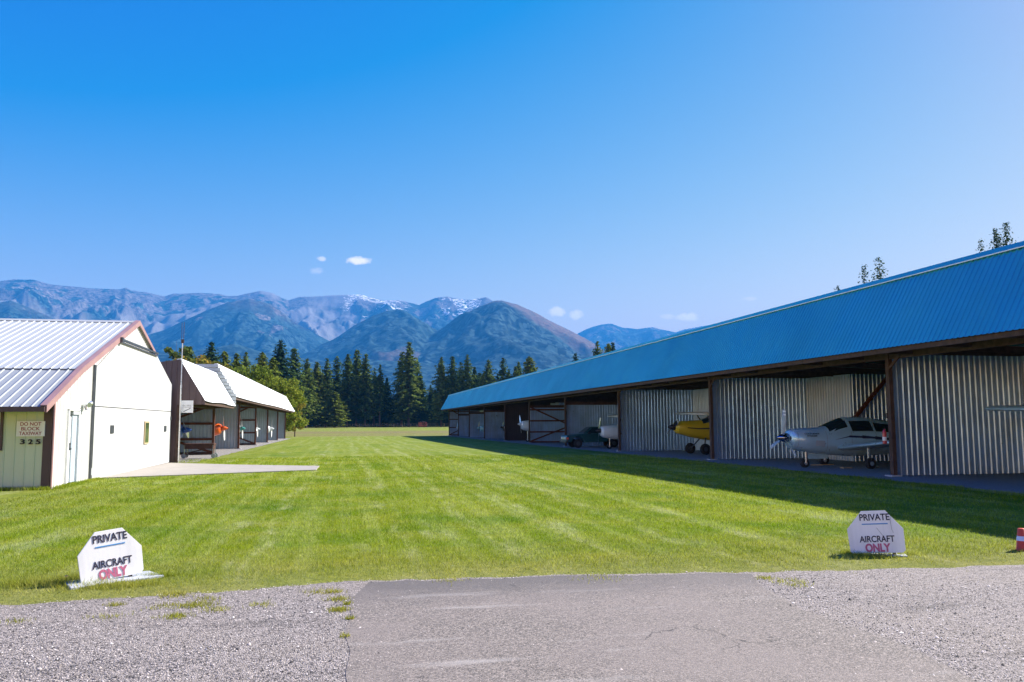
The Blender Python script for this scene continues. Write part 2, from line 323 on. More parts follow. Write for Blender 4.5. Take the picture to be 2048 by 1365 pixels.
def rx(y): return float(np.interp(y, [-40, 4.5, 6, 7, 8, 8.8, 10], [3.9, 4.02, 4.25, 4.1, 4.25, 4.5, 4.6]))+.14*v1(y*1.6, 8.8)
rows = []
for y in list(np.arange(-40, 3, 2))+list(np.arange(3, 8.71, .06)): rows.append([(lx(y)+(rx(y)-lx(y))*k/20, y) for k in range(21)])
rows.append([(x, edgeY(x)-.10+.08*v1(x*2, 9.1)) for x in np.linspace(lx(8.9)+.1, rx(8.9)-.1, 21)])
sheet('asphalt_taxiway_entrance', rows, .008, M['asphalt'])
def strip(name, x0, x1, ya, yb, m, wob=.15):
    yy = np.arange(ya, yb, .5); mb = MB(); n = len(yy)
    for x, k in ((x0, 1), (x1, 0)):
        mb.v += [(x+k*wob*(math.sin(y*1.7)+math.sin(y*4.3+1))*.5, y, gz(y)+.006) for y in yy]
    mb.f += [(i, i+1, n+i+1, n+i) for i in range(n-1)]
    return struct(mb.build(name, m))
strip('gravel_floor_right_hangars', 15.75, 34, -3, 134.5, M['floor'])
strip('gravel_floor_left_hangars', -6.75, -21, 41.3, 117, M['floor'])
ap = MB(); ap.poly([(-7.9, 29.3, gz(29.3)-.05), (-.95, 32.3, gz(32)-.05), (-.9, 35.3, gz(35)-.05), (-4.4, 37.6, gz(37)-.05), (-7.9, 40.7, gz(40)-.05)], (0, 0, .085)); struct(ap.build('concrete_apron', M['concrete']))

# ============ mountains ============
def prof(pts):
    pts = sorted(pts); a = []; e = []
    for px, py in pts:
        d = ray(px, py); a.append(math.atan2(d[0], d[1])); e.append(d[2]/math.hypot(d[0], d[1]))
    return np.array(a), np.array(e)
K = [  # distance, front length, back length, crest profile
 (9500, 3900, 2500, [(-900, 600), (-400, 585), (-150, 575), (0, 563), (30, 558), (65, 559), (95, 568), (125, 573), (160, 574), (205, 578), (240, 579), (252, 575.5), (263, 582), (290, 585), (330, 592), (345, 587), (400, 585), (440, 588), (458, 592), (475, 592), (490, 588), (520, 583), (545, 588), (577, 601), (600, 594), (640, 592), (700, 589), (722, 589), (740, 595), (770, 601), (800, 600), (838, 610), (850, 604), (870, 596), (895, 593), (915, 597), (935, 599), (955, 596), (972, 594), (985, 602), (1010, 615), (1060, 640), (1120, 665), (1180, 700), (1260, 745), (1500, 800), (3000, 820)]),
 (7300, 2600, 1500, [(-900, 690), (-300, 650), (-60, 615), (20, 600), (110, 640), (180, 665), (260, 680), (330, 660), (400, 628), (455, 606), (500, 596), (540, 606), (590, 645), (640, 672), (690, 700), (760, 740), (900, 780), (3000, 830)]),
 (6400, 2300, 1500, [(-900, 830), (480, 780), (600, 716), (665, 680), (710, 650), (745, 630), (775, 620), (800, 619), (825, 632), (870, 662), (915, 690), (990, 720), (1100, 770), (1400, 825), (3000, 835)]),
 (6000, 2300, 1500, [(-900, 830), (700, 775), (820, 705), (880, 664), (925, 632), (960, 612), (990, 601), (1003, 601), (1030, 608), (1060, 620), (1100, 640), (1140, 660), (1186, 686), (1230, 722), (1300, 760), (1500, 815), (3000, 835)]),
 (4600, 1500, 1200, [(-900, 742), (-200, 728), (0, 705), (150, 722), (330, 705), (470, 690), (560, 712), (640, 722), (720, 716), (850, 727), (950, 735), (1050, 728), (1200, 742), (1400, 770), (3000, 800)]),
 (12500, 4000, 2500, [(-900, 835), (950, 760), (1080, 700), (1156, 667), (1175, 657), (1205, 649), (1224, 647), (1245, 655), (1275, 659), (1305, 655), (1330, 660), (1350, 665), (1375, 658), (1410, 651), (1440, 649), (1470, 640), (1510, 632), (1600, 628), (1750, 640), (2000, 655), (3000, 690)]),
]
pa = np.linspace(-700, 2650, 1250); az = np.arctan((pa-1024)/F)+YAW; nr = 420; rr_ = np.geomspace(2600, 16500, nr)
A, RR = np.meshgrid(az, rr_); XX = RR*np.sin(A); YY = RR*np.cos(A); H = np.full(A.shape, -1e9); ID = np.zeros(A.shape, int); TT = np.zeros(A.shape)
wx_ = (fbm(XX/600, YY/600+40, 4)-.5)*500; wy_ = (fbm(XX/600+70, YY/600, 4)-.5)*500
g0 = ridged((XX+wx_*2)/1900+5, (YY+wy_*2)/2600, 3); g1 = ridged((XX+wx_)/820, (YY+wy_)/1500, 5); g2 = ridged((XX+wx_)/300+7, (YY+wy_)/420, 4); f1 = fbm(XX/1700+3, YY/1700, 4)
for k, (R0, L, Lb, P_) in enumerate(K):
    a, e = prof(P_); el = np.interp(A, a, e); crest = 1.7+R0*el+ (fbm(XX/260+k*9, YY/260+k, 4)-.5)*(30 if k != 4 else 40)*np.clip(1-np.abs(RR-R0)/600, 0, 1)
    tf = (R0-RR)/L + (f1-.5)*.12*np.clip((R0-RR)/L*5, 0, 1); tb = (RR-R0)/Lb
    sh = np.where(RR <= R0, 1-np.clip(tf, 0, 1.2)**(1.08 if k in (2, 3) else .92), 1-.35*np.clip(tb, 0, 3))
    env = np.clip(np.where(RR <= R0, tf, tb)*4.5, 0, 1)*np.clip(sh*2.5, 0, 1)
    amp = {0: 420, 1: 300, 2: 230, 3: 230, 4: 110, 5: 420}[k]
    h = crest*sh+env*((g0-.66)*amp*.8+(g1-.66)*amp+(g2-.62)*amp*.42); up = h > H; H = np.where(up, h, H); ID = np.where(up, k, ID); TT = np.where(up, np.where(RR <= R0, tf, -tb), TT)
H = np.maximum(H, -3)
PX = 1024+F*np.tan(A-YAW); n1 = fbm(XX/240, YY/240, 5); n2 = fbm(XX/700+5, YY/700, 4); n3 = fbm(XX/110+9, YY/150, 4)
sm = lambda x, a, b: np.clip((x-a)/(b-a), 0, 1)
rock = np.zeros(A.shape)
rock = np.where(ID == 0, sm(n1*.5+n3*.5+.22*(H/1500)-(TT-.22)**2*.5+.02, .58, .72), rock)
rock = np.where(ID == 1, sm(n1*.6+n3*.4+.26*(H/1100)+.14*sm(-np.abs(PX-545), -75, -10), .80, .92)*.8, rock)
rock = np.where(ID == 5, sm(n1*.5+n3*.5, .52, .60)*.8, rock)
rock = np.where((ID == 2) | (ID == 3), sm(n1*.5+n3*.5, .70, .80)*.6, rock)
scree = np.where(ID == 0, sm(n2-.9*np.abs(TT-.36)+.1*n3, .40, .50), 0)
snow = np.where(ID == 0, np.maximum(sm(PX, 660, 700)*sm(-PX, -845, -790), sm(PX, 868, 888)*sm(-PX, -1000, -975))*sm(-(np.abs(TT)+.5*(n1-.5)+.3*(n3-.5)), -.10, -.03), 0)*.8
snow = np.maximum(snow, np.where(ID == 5, sm(n3+n1*.5-1.2*np.abs(TT), .66, .78)*sm(PX, 1380, 1440)*.7, 0))
brown = np.where(ID == 3, sm(.5-1.7*TT+.5*(n2-.5)+.35*sm(PX, 1030, 1150)+.3*(n1-.5), .34, .52), 0)
brown = np.maximum(brown, np.where((ID == 2), sm(n2+.5*n1, .92, 1.0)*.6, 0)); brown = np.maximum(brown, np.where(ID == 1, sm(.3-TT+.5*(n2-.5), .25, .4)*.4, 0))
col = np.stack([np.clip(rock, 0, 1), np.clip(snow, 0, 1), np.clip(brown, 0, 1), np.clip(scree, 0, 1)], -1).reshape(-1, 4)
t = NT('mountain_slopes'); p = t.pos(); at = t.n('ShaderNodeAttribute', attribute_name='cover'); s3 = t.n('ShaderNodeSeparateColor', {0: at.outputs['Color']})
tv = t.n('ShaderNodeTexVoronoi', {'Vector': t.map(p, (1, 1, .35)), 'Scale': 1/26.}); tvs = t.n('ShaderNodeSeparateColor', {0: tv.outputs['Color']})
forest = t.mix(t.ramp(tvs.outputs[0], [(.3, 0), (1, 1)]), (.002, .006, .010, 1), (.055, .105, .11, 1)); forest = t.mix(t.ramp(t.noise(p, .0035, 4), [(.4, 0), (.65, .5)]), forest, (.025, .055, .055, 1))
rk = t.mix(t.ramp(t.noise(t.map(p, (1, 1, .4)), .03, 5, .7), [(.35, 0), (.65, 1)]), (.02, .022, .03, 1), (.23, .205, .21, 1))
mx = t.math('ADD', s3.outputs[0], t.math('MULTIPLY', t.math('SUBTRACT', t.noise(p, .022, 4, .7), .5), 1.3)); c = t.mix(t.ramp(mx, [(.42, 0), (.62, 1)]), forest, rk)
c = t.mix(t.math('MULTIPLY', s3.outputs[2], t.ramp(t.noise(p, .02, 4, .7), [(.3, .25), (.6, .95)])), c, (.17, .115, .10, 1))
c = t.mix(t.math('MULTIPLY', at.outputs['Alpha'], .9), c, (.22, .205, .21, 1))
sn = t.math('ADD', s3.outputs[1], t.math('MULTIPLY', t.math('SUBTRACT', t.noise(t.map(p, (1, 1, 1.6)), .024, 6, .8), .53), 4.0)); c = t.mix(t.ramp(sn, [(.62, 0), (.8, 1)]), c, (.86, .88, .92, 1))
b = t.bsdf(Base_Color=c, Roughness=.95); b.inputs['Specular IOR Level'].default_value = .05
bp = t.n('ShaderNodeBump', {'Strength': 1., 'Distance': 22., 'Height': tvs.outputs[1]}); t.t.links.new(bp.outputs[0], b.inputs['Normal']); M['mount'] = t.m
mo = struct(np_mesh('mountains', np.stack([XX.ravel(), YY.ravel(), H.ravel()], 1), ggrid(len(az), nr), M['mount'], attrs={'cover': ('POINT', 'FLOAT_COLOR', col)}, smooth=True))

# ============ trees ============
def quads(C, S, nrm=None):  # leaf faces (triangles pairs) at centres C with size S
    n = len(C); a = rng.normal(size=(n, 3)); a /= np.linalg.norm(a, axis=1)[:, None]
    if nrm is not None: a = a*.6+nrm
    a /= np.linalg.norm(a, axis=1)[:, None]; r = rng.normal(size=(n, 3)); u = np.cross(a, r); u /= np.linalg.norm(u, axis=1)[:, None]; v = np.cross(a, u)
    S = np.asarray(S).reshape(-1, 1); k = .55+.5*rng.random((n, 1))
    V = np.stack([C-u*S, C-v*S*k, C+u*S, C+v*S*k], 1).reshape(-1, 3); return V, np.arange(4*n).reshape(n, 4)
def trunk(h, r): return MB().tube([(0, 0, -.3), (.05, 0, h*.3), (-.06, .05, h*.65), (0, 0, h*.97)], [r, r*.72, r*.4, r*.06], 7)
def conifer(seed, h=30., wid=3.6, bare=.10, dens=1., gap=.0, droop=.35, top=1.0, ls=1.0):
    g = np.random.default_rng(seed); C = []; N = []; S = []; z = h*bare; nb = 0
    while z < h*.99:
        f = (z-h*bare)/(h*(1-bare)); L0 = 1.38*wid*(1-f)**.72*(.6+.4*min(1, f*6))*(.72+.5*g.random())+.3
        k = max(3, int((5.5 if f < .8 else 4)*dens)); a0 = g.random()*6.28
        for j in range(k):
            if g.random() < gap: continue
            a = a0+j*6.28/k+g.normal()*.3; L = L0*(.6+.6*g.random()); m = max(2, int(L*3.3)); s = (np.arange(m)+g.random(m))/m
            dr = droop*(1 if f < .7 else .3-.9*(f-.7)); zz = z+L*(.12*s-dr*s**1.6)+g.normal(size=m)*.10
            C.append(np.stack([np.cos(a)*s*L+g.normal(size=m)*.17, np.sin(a)*s*L+g.normal(size=m)*.17, zz], 1)); S.append(ls*.20+ls*.34*(1-s*.35)*(.6+.7*g.random(m))*(1 if f < .85 else .6))
            N.append(np.tile([math.cos(a)*.4, math.sin(a)*.4, .8], (m, 1)))
        z += h*.0135*(1.15-.4*f)/dens**.5*top
    C = np.concatenate(C); S = np.concatenate(S); N = np.concatenate(N)
    C2 = C+g.normal(size=C.shape)*.16; C = np.concatenate([C, C2]); S = np.concatenate([S, S*.8]); N = np.concatenate([N, N])
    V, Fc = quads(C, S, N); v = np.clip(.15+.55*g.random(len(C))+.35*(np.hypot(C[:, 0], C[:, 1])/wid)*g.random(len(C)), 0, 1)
    return V, Fc, v
def broad(seed, h=12., wid=5., n=26, col=(.25, 1)):
    g = np.random.default_rng(seed); C = []; S = []
    for i in range(n):
        f = g.random(); z = h*(.16+.78*f); rad = wid*math.sqrt(max(.05, 1-((f-.38)/.68)**2))*(.35+.65*g.random()**.5); a = g.random()*6.28; r = wid*(.18+.14*g.random())
        m = int(210*(r/1.2)**1.2); q = g.normal(size=(m, 3)); q /= np.linalg.norm(q, axis=1)[:, None]; q *= (g.random(m)**.45)[:, None]*r; q[:, 2] *= .8
        C.append(q+[math.cos(a)*rad*.8, math.sin(a)*rad*.8, z]); S.append(.10+.13*g.random(m))
    C = np.concatenate(C); S = np.concatenate(S)*h/12; V, Fc = quads(C, S); return V, Fc, g.random(len(C))
protos = {}
def proto(kind, seed, V, Fc, v, m, h, tr): protos[(kind, seed)] = (V, Fc, v, m, h, tr)
def make_tree_proto(kind, s):
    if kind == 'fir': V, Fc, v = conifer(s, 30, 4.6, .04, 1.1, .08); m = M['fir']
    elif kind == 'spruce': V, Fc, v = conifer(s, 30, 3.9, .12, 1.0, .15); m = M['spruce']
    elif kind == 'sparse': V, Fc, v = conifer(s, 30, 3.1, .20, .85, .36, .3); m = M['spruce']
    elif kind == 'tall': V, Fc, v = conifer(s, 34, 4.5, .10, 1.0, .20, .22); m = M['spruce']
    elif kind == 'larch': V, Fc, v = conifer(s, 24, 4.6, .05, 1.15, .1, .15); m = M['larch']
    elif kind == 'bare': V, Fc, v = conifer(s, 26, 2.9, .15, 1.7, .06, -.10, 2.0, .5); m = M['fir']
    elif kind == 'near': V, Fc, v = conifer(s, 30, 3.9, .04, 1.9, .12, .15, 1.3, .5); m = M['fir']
    elif kind == 'broad': V, Fc, v = broad(s, 12, 4.6, 34); m = M['leaf']
    elif kind == 'autumn': V, Fc, v = broad(s, 12, 4.4, 32); m = M['autumn']
    elif kind == 'pine': V, Fc, v = broad(s, 16, 3.6, 26); m = M['spruce']
    h = {'tall': 34, 'larch': 24, 'bare': 26, 'broad': 12, 'autumn': 12, 'pine': 16}.get(kind, 30)
    cm = np_mesh('crown', V, Fc, m, attrs={'v': ('FACE', 'FLOAT', v)}); tm = trunk(h, h*.012 if kind not in ('broad', 'autumn') else .2).build('trunk', M['bark'])
    c_, t_ = cm.data, tm.data; bpy.data.objects.remove(cm); bpy.data.objects.remove(tm); return c_, t_, h
def tree(px, tip, dist, kind, s, label, name='conifer', wide=1., group='trees along the far edge of the field', base=None):
    key = (kind, s)
    if key not in protos: protos[key] = make_tree_proto(kind, s)
    c_, t_, h = protos[key]; d = ray(px, 850); d = d/np.dot(d, _fw); x, y = d[0]*dist, d[1]*dist; g = gz(y) if base is None else base
    dz = ray(px, tip); top = 1.7+dz[2]/np.dot(dz, _fw)*dist; k = (top-g)/h
    o = thing(name, label, 'tree', (x, y, g), random.random()*6.28, group); o.scale = (k*wide, k*wide, k)
    for nm, me in (('trunk', t_), ('crown', c_)):
        q = bpy.data.objects.new(nm, me); COL.objects.link(q); q.parent = o
    return o
T = [
 (347, 677, 170, 'pine', 1, 'loose-crowned green pine showing behind the thin mast', 'pine_tree', 1.0),
 (372, 693, 175, 'larch', 2, 'green tree just right of the mast behind the brown-ended hangar', 'broadleaf_tree', 1.1),
 (398, 703, 150, 'autumn', 1, 'bushy yellowing tree over the left white awning', 'broadleaf_tree', 1.2),
 (418, 683, 230, 'fir', 1, 'small dark fir with rounded top standing above the yellowing trees on the left', 'fir_tree', 1.15),
 (446, 703, 160, 'larch', 3, 'yellow green tree right of the small dark fir', 'broadleaf_tree', 1.1),
 (470, 707, 165, 'larch', 1, 'yellow green conical tree above the joint of the two white awnings', 'conifer', 1.0),
 (488, 704, 200, 'spruce', 2, 'narrow green conifer right of the awning joint', 'conifer', 1.0),
 (522, 704, 190, 'larch', 2, 'broad olive conifer left of the tall dark fir', 'conifer', 1.0),
 (543, 715, 170, 'larch', 3, 'leaning yellow green larch in front of the tall dark fir', 'larch_tree', 1.0),
 (557, 680, 260, 'fir', 2, 'tall dark blackish fir above the far end of the white awnings', 'fir_tree', 1.0),
 (500, 730, 130, 'broad', 2, 'rounded lime green tree behind the middle of the white awnings', 'broadleaf_tree', 1.2),
 (531, 752, 128, 'broad', 1, 'lime green leafy tree above the far white awning', 'broadleaf_tree', 1.3),
 (563, 752, 128, 'broad', 3, 'large lime green leafy tree behind the far end of the white awnings', 'broadleaf_tree', 1.2),
 (590, 783, 132, 'autumn', 2, 'green tree with orange tinted top just beyond the last white awning', 'broadleaf_tree', .9),
 (586, 696, 285, 'spruce', 1, 'straight green spruce right of the tall dark fir', 'spruce_tree', 1.15),
 (612, 718, 300, 'spruce', 3, 'green conifer of middle height right of the straight green spruce', 'conifer', 1.2),
 (632, 724, 315, 'larch', 1, 'pale green conifer between the two clusters left of the clearing', 'conifer', .9),
 (652, 716, 325, 'tall', 2, 'broad green fir at the left edge of the clearing trees', 'fir_tree', .95),
 (672, 712, 330, 'sparse', 1, 'slim green conifer behind the olive cone shaped tree', 'conifer', 1.3),
 (668, 783, 300, 'larch', 2, 'short olive cone shaped tree standing in front of the forest edge', 'conifer', 1.45),
 (694, 708, 320, 'spruce', 2, 'tall narrow green spruce, left one of three even spires', 'spruce_tree', 1.05),
 (712, 699, 325, 'spruce', 1, 'tallest and middle one of three even green spires', 'spruce_tree', 1.0),
 (730, 708, 320, 'spruce', 3, 'right one of three even green spires', 'spruce_tree', 1.0),
 (748, 736, 330, 'sparse', 2, 'thin brownish conifer beside the three even spires', 'conifer', 1.0),
 (759, 729, 320, 'sparse', 3, 'sparse pale green conifer with its bare trunk showing', 'conifer', 1.1),
 (773, 755, 330, 'fir', 3, 'short dark fir in the gap left of the widest conifer', 'fir_tree', .9),
 (803, 704, 335, 'tall', 3, 'left shoulder of the widest conifer pair at the forest centre', 'conifer', 1.0),
 (817, 684, 325, 'tall', 1, 'tallest wide layered conifer at the centre of the forest edge', 'conifer', 1.15),
 (833, 717, 345, 'sparse', 1, 'pale conifer close behind the tallest layered one on its right', 'conifer', 1.1),
 (841, 748, 330, 'fir', 1, 'short dark fir right of the tallest layered conifer', 'fir_tree', .85),
 (861, 770, 335, 'fir', 2, 'lowest dark fir in the open gap at the forest centre', 'fir_tree', .8),
 (882, 714, 320, 'spruce', 2, 'grey green spruce on the right side of the open gap', 'spruce_tree', 1.05),
 (905, 712, 320, 'spruce', 1, 'slender green spruce above the near left corner of the blue roof', 'spruce_tree', 1.0),
 (922, 724, 335, 'sparse', 2, 'pale spruce half hidden between two taller ones above the roof corner', 'spruce_tree', 1.1),
 (935, 709, 320, 'tall', 2, 'broad dark green conifer above the far end of the blue roof', 'conifer', 1.0),
 (949, 733, 335, 'fir', 3, 'narrow fir leaning on the right of the broad dark conifer', 'fir_tree', .8),
 (967, 746, 325, 'larch', 3, 'small olive conifer low over the blue roof', 'conifer', .8),
 (977, 720, 320, 'spruce', 3, 'green conifer with blunt top over the blue roof', 'conifer', 1.1),
 (1006, 716, 325, 'sparse', 3, 'grey green conifer fifth from the end of the row over the blue roof', 'conifer', 1.3),
 (1018, 738, 330, 'fir', 1, 'small dark fir tucked beside the grey green conifer over the roof', 'fir_tree', .7),
 (1032, 733, 325, 'larch', 1, 'short olive conifer near the right end of the row over the roof', 'conifer', .8),
 (1038, 723, 335, 'spruce', 2, 'pale conifer behind the short olive one near the right end of the row', 'conifer', .9),
 (1060, 713, 320, 'larch', 2, 'olive brown conifer that ends the row over the blue roof', 'conifer', 1.0),
 (1153, 706, 300, 'fir', 2, 'dark fir tip low over the roof left of the trio', 'fir_tree', .7),
 (1170, 716, 300, 'pine', 2, 'low dark bushy crown just over the roof ridge', 'pine_tree', 1.3),
 (1197, 682, 290, 'tall', 3, 'olive conifer, left one of the trio over the roof ridge', 'conifer', .85),
 (1219, 687, 295, 'larch', 3, 'olive pointed conifer, middle one of the trio over the roof ridge', 'conifer', .75),
 (1228, 684, 290, 'fir', 1, 'dark conifer, right one of the trio over the roof ridge', 'conifer', .7),
 (1688, 570, 130, 'near', 2, 'tiny dark fir tip poking over the blue ridge left of the two sparse trees', 'fir_tree', .7),
 (1743, 530, 120, 'bare', 1, 'thin sparse conifer over the ridge, left of two', 'conifer', .8),
 (1774, 516, 118, 'bare', 2, 'taller sparse conifer with spreading tiers over the ridge, right of two', 'conifer', 1.1),
 (1984, 480, 100, 'bare', 3, 'pale thin leafed tree over the ridge near the right edge', 'broadleaf_tree', .55),
 (2016, 456, 105, 'near', 1, 'dark fir over the ridge at the right edge, left one of the pair', 'fir_tree', .8),
 (2037, 443, 104, 'near', 3, 'dark fir over the ridge cut off by the right edge, taller of the pair', 'fir_tree', .85),
]
for (px, tip, dist, kind, s, lab, nm, wd) in T: tree(px, tip, dist, kind, s, lab, nm, wd*(1.2 if dist > 240 else 1), 'trees behind the hangars' if px > 1100 or px < 600 else 'trees along the far edge of the field')
# the dense wood behind, one mass
VV = []; FF = []; vv = []; nb = 0; lows = [conifer(50+i, 18, 3.4, .0, .55, .05) for i in range(4)]
for i in range(420):
    px = rng.uniform(420, 1330); dist = rng.uniform(345, 430) if px > 600 else rng.uniform(300, 380); d = ray(px, 850); d = d/np.dot(d, _fw); V, Fc, v = lows[i % 4]
    k = rng.uniform(.75, 1.12)*(1.15 if 600 < px < 765 or px > 890 else .9)
    if 765 < px < 800 or 846 < px < 868: k *= .78
    a = rng.uniform(0, 6.28); Rm = np.array([[math.cos(a), -math.sin(a), 0], [math.sin(a), math.cos(a), 0], [0, 0, 1]])*k*np.array([1.1, 1.1, 1])
    VV.append(V@Rm.T+[d[0]*dist, d[1]*dist, .3]); FF.append(Fc+nb); nb += len(V); vv.append(v)
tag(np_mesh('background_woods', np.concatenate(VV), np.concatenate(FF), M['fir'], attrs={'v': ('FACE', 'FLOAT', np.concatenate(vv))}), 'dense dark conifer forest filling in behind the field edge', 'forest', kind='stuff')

exec_parts = True
# ============ left white hangar ============
t0 = thing('white_hangar', 'white metal hangar with pale ribbed roof, green shaded side wall and a folding door', 'hangar', (-7.8, 24.75, 0))
WX = -7.8; BX = -27
prof_top = lambda y: float(np.interp(y, [24.75, 27.0, 33.8, 40.55], [2.36, 3.32, 5.56, 3.36]))
def dwall(y0, y1, x, m, name, zt, z0=None, nrm=(1, 0, 0), pitch=.23, par=None, h=.018):
    mb = MB(); mb.corr((x, y0, 0), (x, y1, 0), lambda t: ((x, y0+(y1-y0)*t, gz(y0+(y1-y0)*t)-.1 if z0 is None else z0), (x, y0+(y1-y0)*t, zt(y0+(y1-y0)*t))), nrm, pitch, h); return mb.build(name, m, par)
dwall(24.75, 26.12, WX, M['white'], 'gable_wall', prof_top, None, par=t0); dwall(27.02, 40.5, WX, M['white'], 'gable_wall', prof_top, None, par=t0); dwall(26.12, 27.02, WX, M['white'], 'gable_wall', prof_top, 2.12, par=t0)
mb = MB(); mb.corr((BX, 24.75, 0), (WX, 24.75, 0), lambda t: ((BX+(WX-BX)*t, 24.75, -.1), (BX+(WX-BX)*t, 24.75, 2.30)), (0, -1, 0), .25, .02, .02, .01); mb.build('side_wall', M['cream'], t0)
MB().box(BX, WX, 40.35, 40.5, -.2, 3.3).box(BX-.1, BX, 24.8, 40.4, -.2, 3.3).build('rear_wall', M['white'], t0)
def roofsheet(ya, za, yb, zb, m, name, pitch=.25, xr=-7.70, par=t0):
    n = Vector((0, -(zb-za), yb-ya)).normalized(); n = n if n.z > 0 else -n
    mb = MB(); mb.corr((BX, ya, za), (xr, ya, za), (BX, yb, zb), n, pitch, .028, .03, .014); mb.corr((BX, ya, za-.03), (xr, ya, za-.03), (BX, yb, zb-.03), -n, 2, .001); return mb.build(name, m, par)
roofsheet(24.0, 2.17, 27.08, 3.41, M['roof3'], 'lower_roof'); roofsheet(26.9, 3.375, 33.8, 5.62, M['roof2'], 'upper_roof'); roofsheet(36.7, 4.68, 33.8, 5.62, M['roof2'], 'rear_roof'); roofsheet(40.75, 3.33, 36.7, 4.68, M['roof2'], 'rear_roof', xr=-7.84)
MB().poly([(BX, 33.6, 5.58), (BX, 33.8, 5.675), (BX, 34.0, 5.58)], (19.28, 0, 0)).build('ridge_cap', M['roof2'], t0)
mb = MB(); n_ = [(23.98, 2.20), (27.0, 3.42), (33.8, 5.665)]
for (a, b) in zip(n_[:-1], n_[1:]): mb.poly([(-7.71, a[0], a[1]), (-7.71, b[0], b[1]), (-7.71, b[0], b[1]-.17), (-7.71, a[0], a[1]-.17)], (.03, 0, 0)).poly([(-7.68, a[0], a[1]+.005), (-7.68, b[0], b[1]+.005), (-7.68, b[0], b[1]+.03), (-7.68, a[0], a[1]+.03)], (-.17, 0, 0))
mb.poly([(-7.71, 33.8, 5.665), (-7.71, 36.8, 4.70), (-7.71, 36.8, 4.56), (-7.71, 33.8, 5.50)], (.03, 0, 0)); mb.build('rake_fascia', M['fascia'], t0)
MB().box(BX, -7.72, 23.90, 24.02, 2.05, 2.185).build('gutter', M['maroon'], t0)
MB().box(-7.98, -7.765, 24.72, 24.79, -.05, 2.34).box(-7.80, -7.765, 24.715, 24.84, -.05, 2.36).build('corner_trim', M['maroon'], t0)
MB().box(-7.79, -7.755, 24.845, 24.93, -.05, 2.36).build('corner_trim', M['fascia'], t0)
# folding hangar door
DX = -7.74
dt = [(28.55, 3.55), (31.2, 4.62), (37.1, 4.62), (40.55, 3.50)]; dtop = lambda y: float(np.interp(y, [a for a, b in dt], [b for a, b in dt]))
def doorpanel(z0, z1f, nm, m=M['white']):
    mb = MB(); mb.corr((DX, 28.55, 0), (DX, 40.55, 0), lambda t: ((DX, 28.55+12*t, z0 if z0 is not None else gz(34)+.04), (DX, 28.55+12*t, z1f(28.55+12*t))), (1, 0, 0), .15, .012, .03)
    return mb.build(nm, m, t0)
dl = doorpanel(None, lambda y: 2.27, 'door_lower_leaf'); du = doorpanel(2.30, dtop, 'door_upper_leaf')
MB().box(DX-.06, DX-.02, 28.5, 40.55, .0, 3.4).build('door_frame', M['darkmetal'], t0)
MB().box(DX-.06, DX+.02, 28.33, 28.40, -.05, 3.60).box(DX-.06, DX+.015, 28.43, 28.50, -.05, 3.6).build('door_track', M['darkmetal'], t0)
MB().box(DX-.05, DX+.035, 28.34, 28.48, .12, .34).build('track_motor', M['slab'], t0)
MB().bar((DX+.05, 31.1, 4.70), (DX+.05, 37.15, 4.68), .06, .08).bar((DX+.05, 31.1, 4.60), (DX+.05, 37.15, 4.58), .04, .04).box(DX-.02, DX+.14, 31.0, 31.2, 4.56, 4.76).build('door_top_rail', M['darkmetal'], t0)
MB().box(DX+.01, DX+.05, 35.32, 36.05, .92, 1.83).build('door_window', M['yellowtrim'], t0)
MB().box(DX+.04, DX+.056, 35.38, 35.96, .98, 1.77).build('window_pane', M['glass2'], t0)
MB().box(DX+.01, DX+.035, 30.40, 30.80, 1.40, 1.68).build('door_vent', M['darkmetal'], t0)
MB().box(DX+.01, DX+.035, 39.1, 39.5, 1.38, 1.64).build('door_vent', M['darkmetal'], t0)
MB().box(DX, DX+.06, 40.35, 40.45, 1.9, 2.06).build('door_latch', M['darkmetal'], t0)
# personnel door
pd = MB().box(-7.83, -7.74, 26.06, 26.12, -.02, 2.14).box(-7.83, -7.74, 27.02, 27.08, -.02, 2.14).box(-7.83, -7.74, 26.06, 27.08, 2.12, 2.18).build('entry_door_frame', M['signwhite'], t0)
MB().box(-7.88, -7.80, 26.56, 27.02, .02, 1.99).build('side_panel', M['paleblue'], t0)
MB().box(-7.90, -7.86, 26.12, 27.02, 1.95, 2.12).build('transom', M['greenish'], t0)
leaf = MB().box(-7.88, -7.83, 26.12, 26.54, .02, 1.94).build('entry_door', M['signwhite'], t0)
MB().box(-7.83, -7.82, 26.18, 26.36, .85, 1.86).build('pane', M['glass'], leaf, world=False).location = (7.8, -24.75, 0)
hd = MB().tube([(-7.84, 26.47, 1.0), (-7.77, 26.47, 1.0)], .03, 8).box(-7.835, -7.815, 26.45, 26.49, .96, 1.18).tube([(-7.82, 26.47, 1.15), (-7.79, 26.47, 1.15)], .02, 8).build('handle', M['darkmetal'], leaf, world=False); hd.location = (7.8, -24.75, 0)
MB().box(-7.84, -7.76, 26.5, 27.02, 2.0, 2.12).build('storm_closer', M['slab'], t0)
fl = MB().tube([(-7.8, 27.4, 2.32), (-7.68, 27.4, 2.32)], .06, 10).tube([(-7.68, 27.4, 2.32), (-7.60, 27.58, 2.36)], [.03, .08], 10).tube([(-7.68, 27.4, 2.32), (-7.56, 27.3, 2.30)], [.03, .08], 10).tube([(-7.70, 27.4, 2.3), (-7.66, 27.4, 2.14)], [.05, .04], 8).build('floodlight', M['steel'], t0)
wf = MB().box(-9.9, -8.98, 24.68, 24.75, 1.02, 2.1).build('side_window', M['maroon'], t0); MB().box(-9.84, -9.04, 24.665, 24.69, 1.08, 2.04).build('window_frame', M['signwhite'], t0); MB().box(-9.78, -9.10, 24.655, 24.67, 1.14, 1.98).build('window_pane', M['glass'], t0)
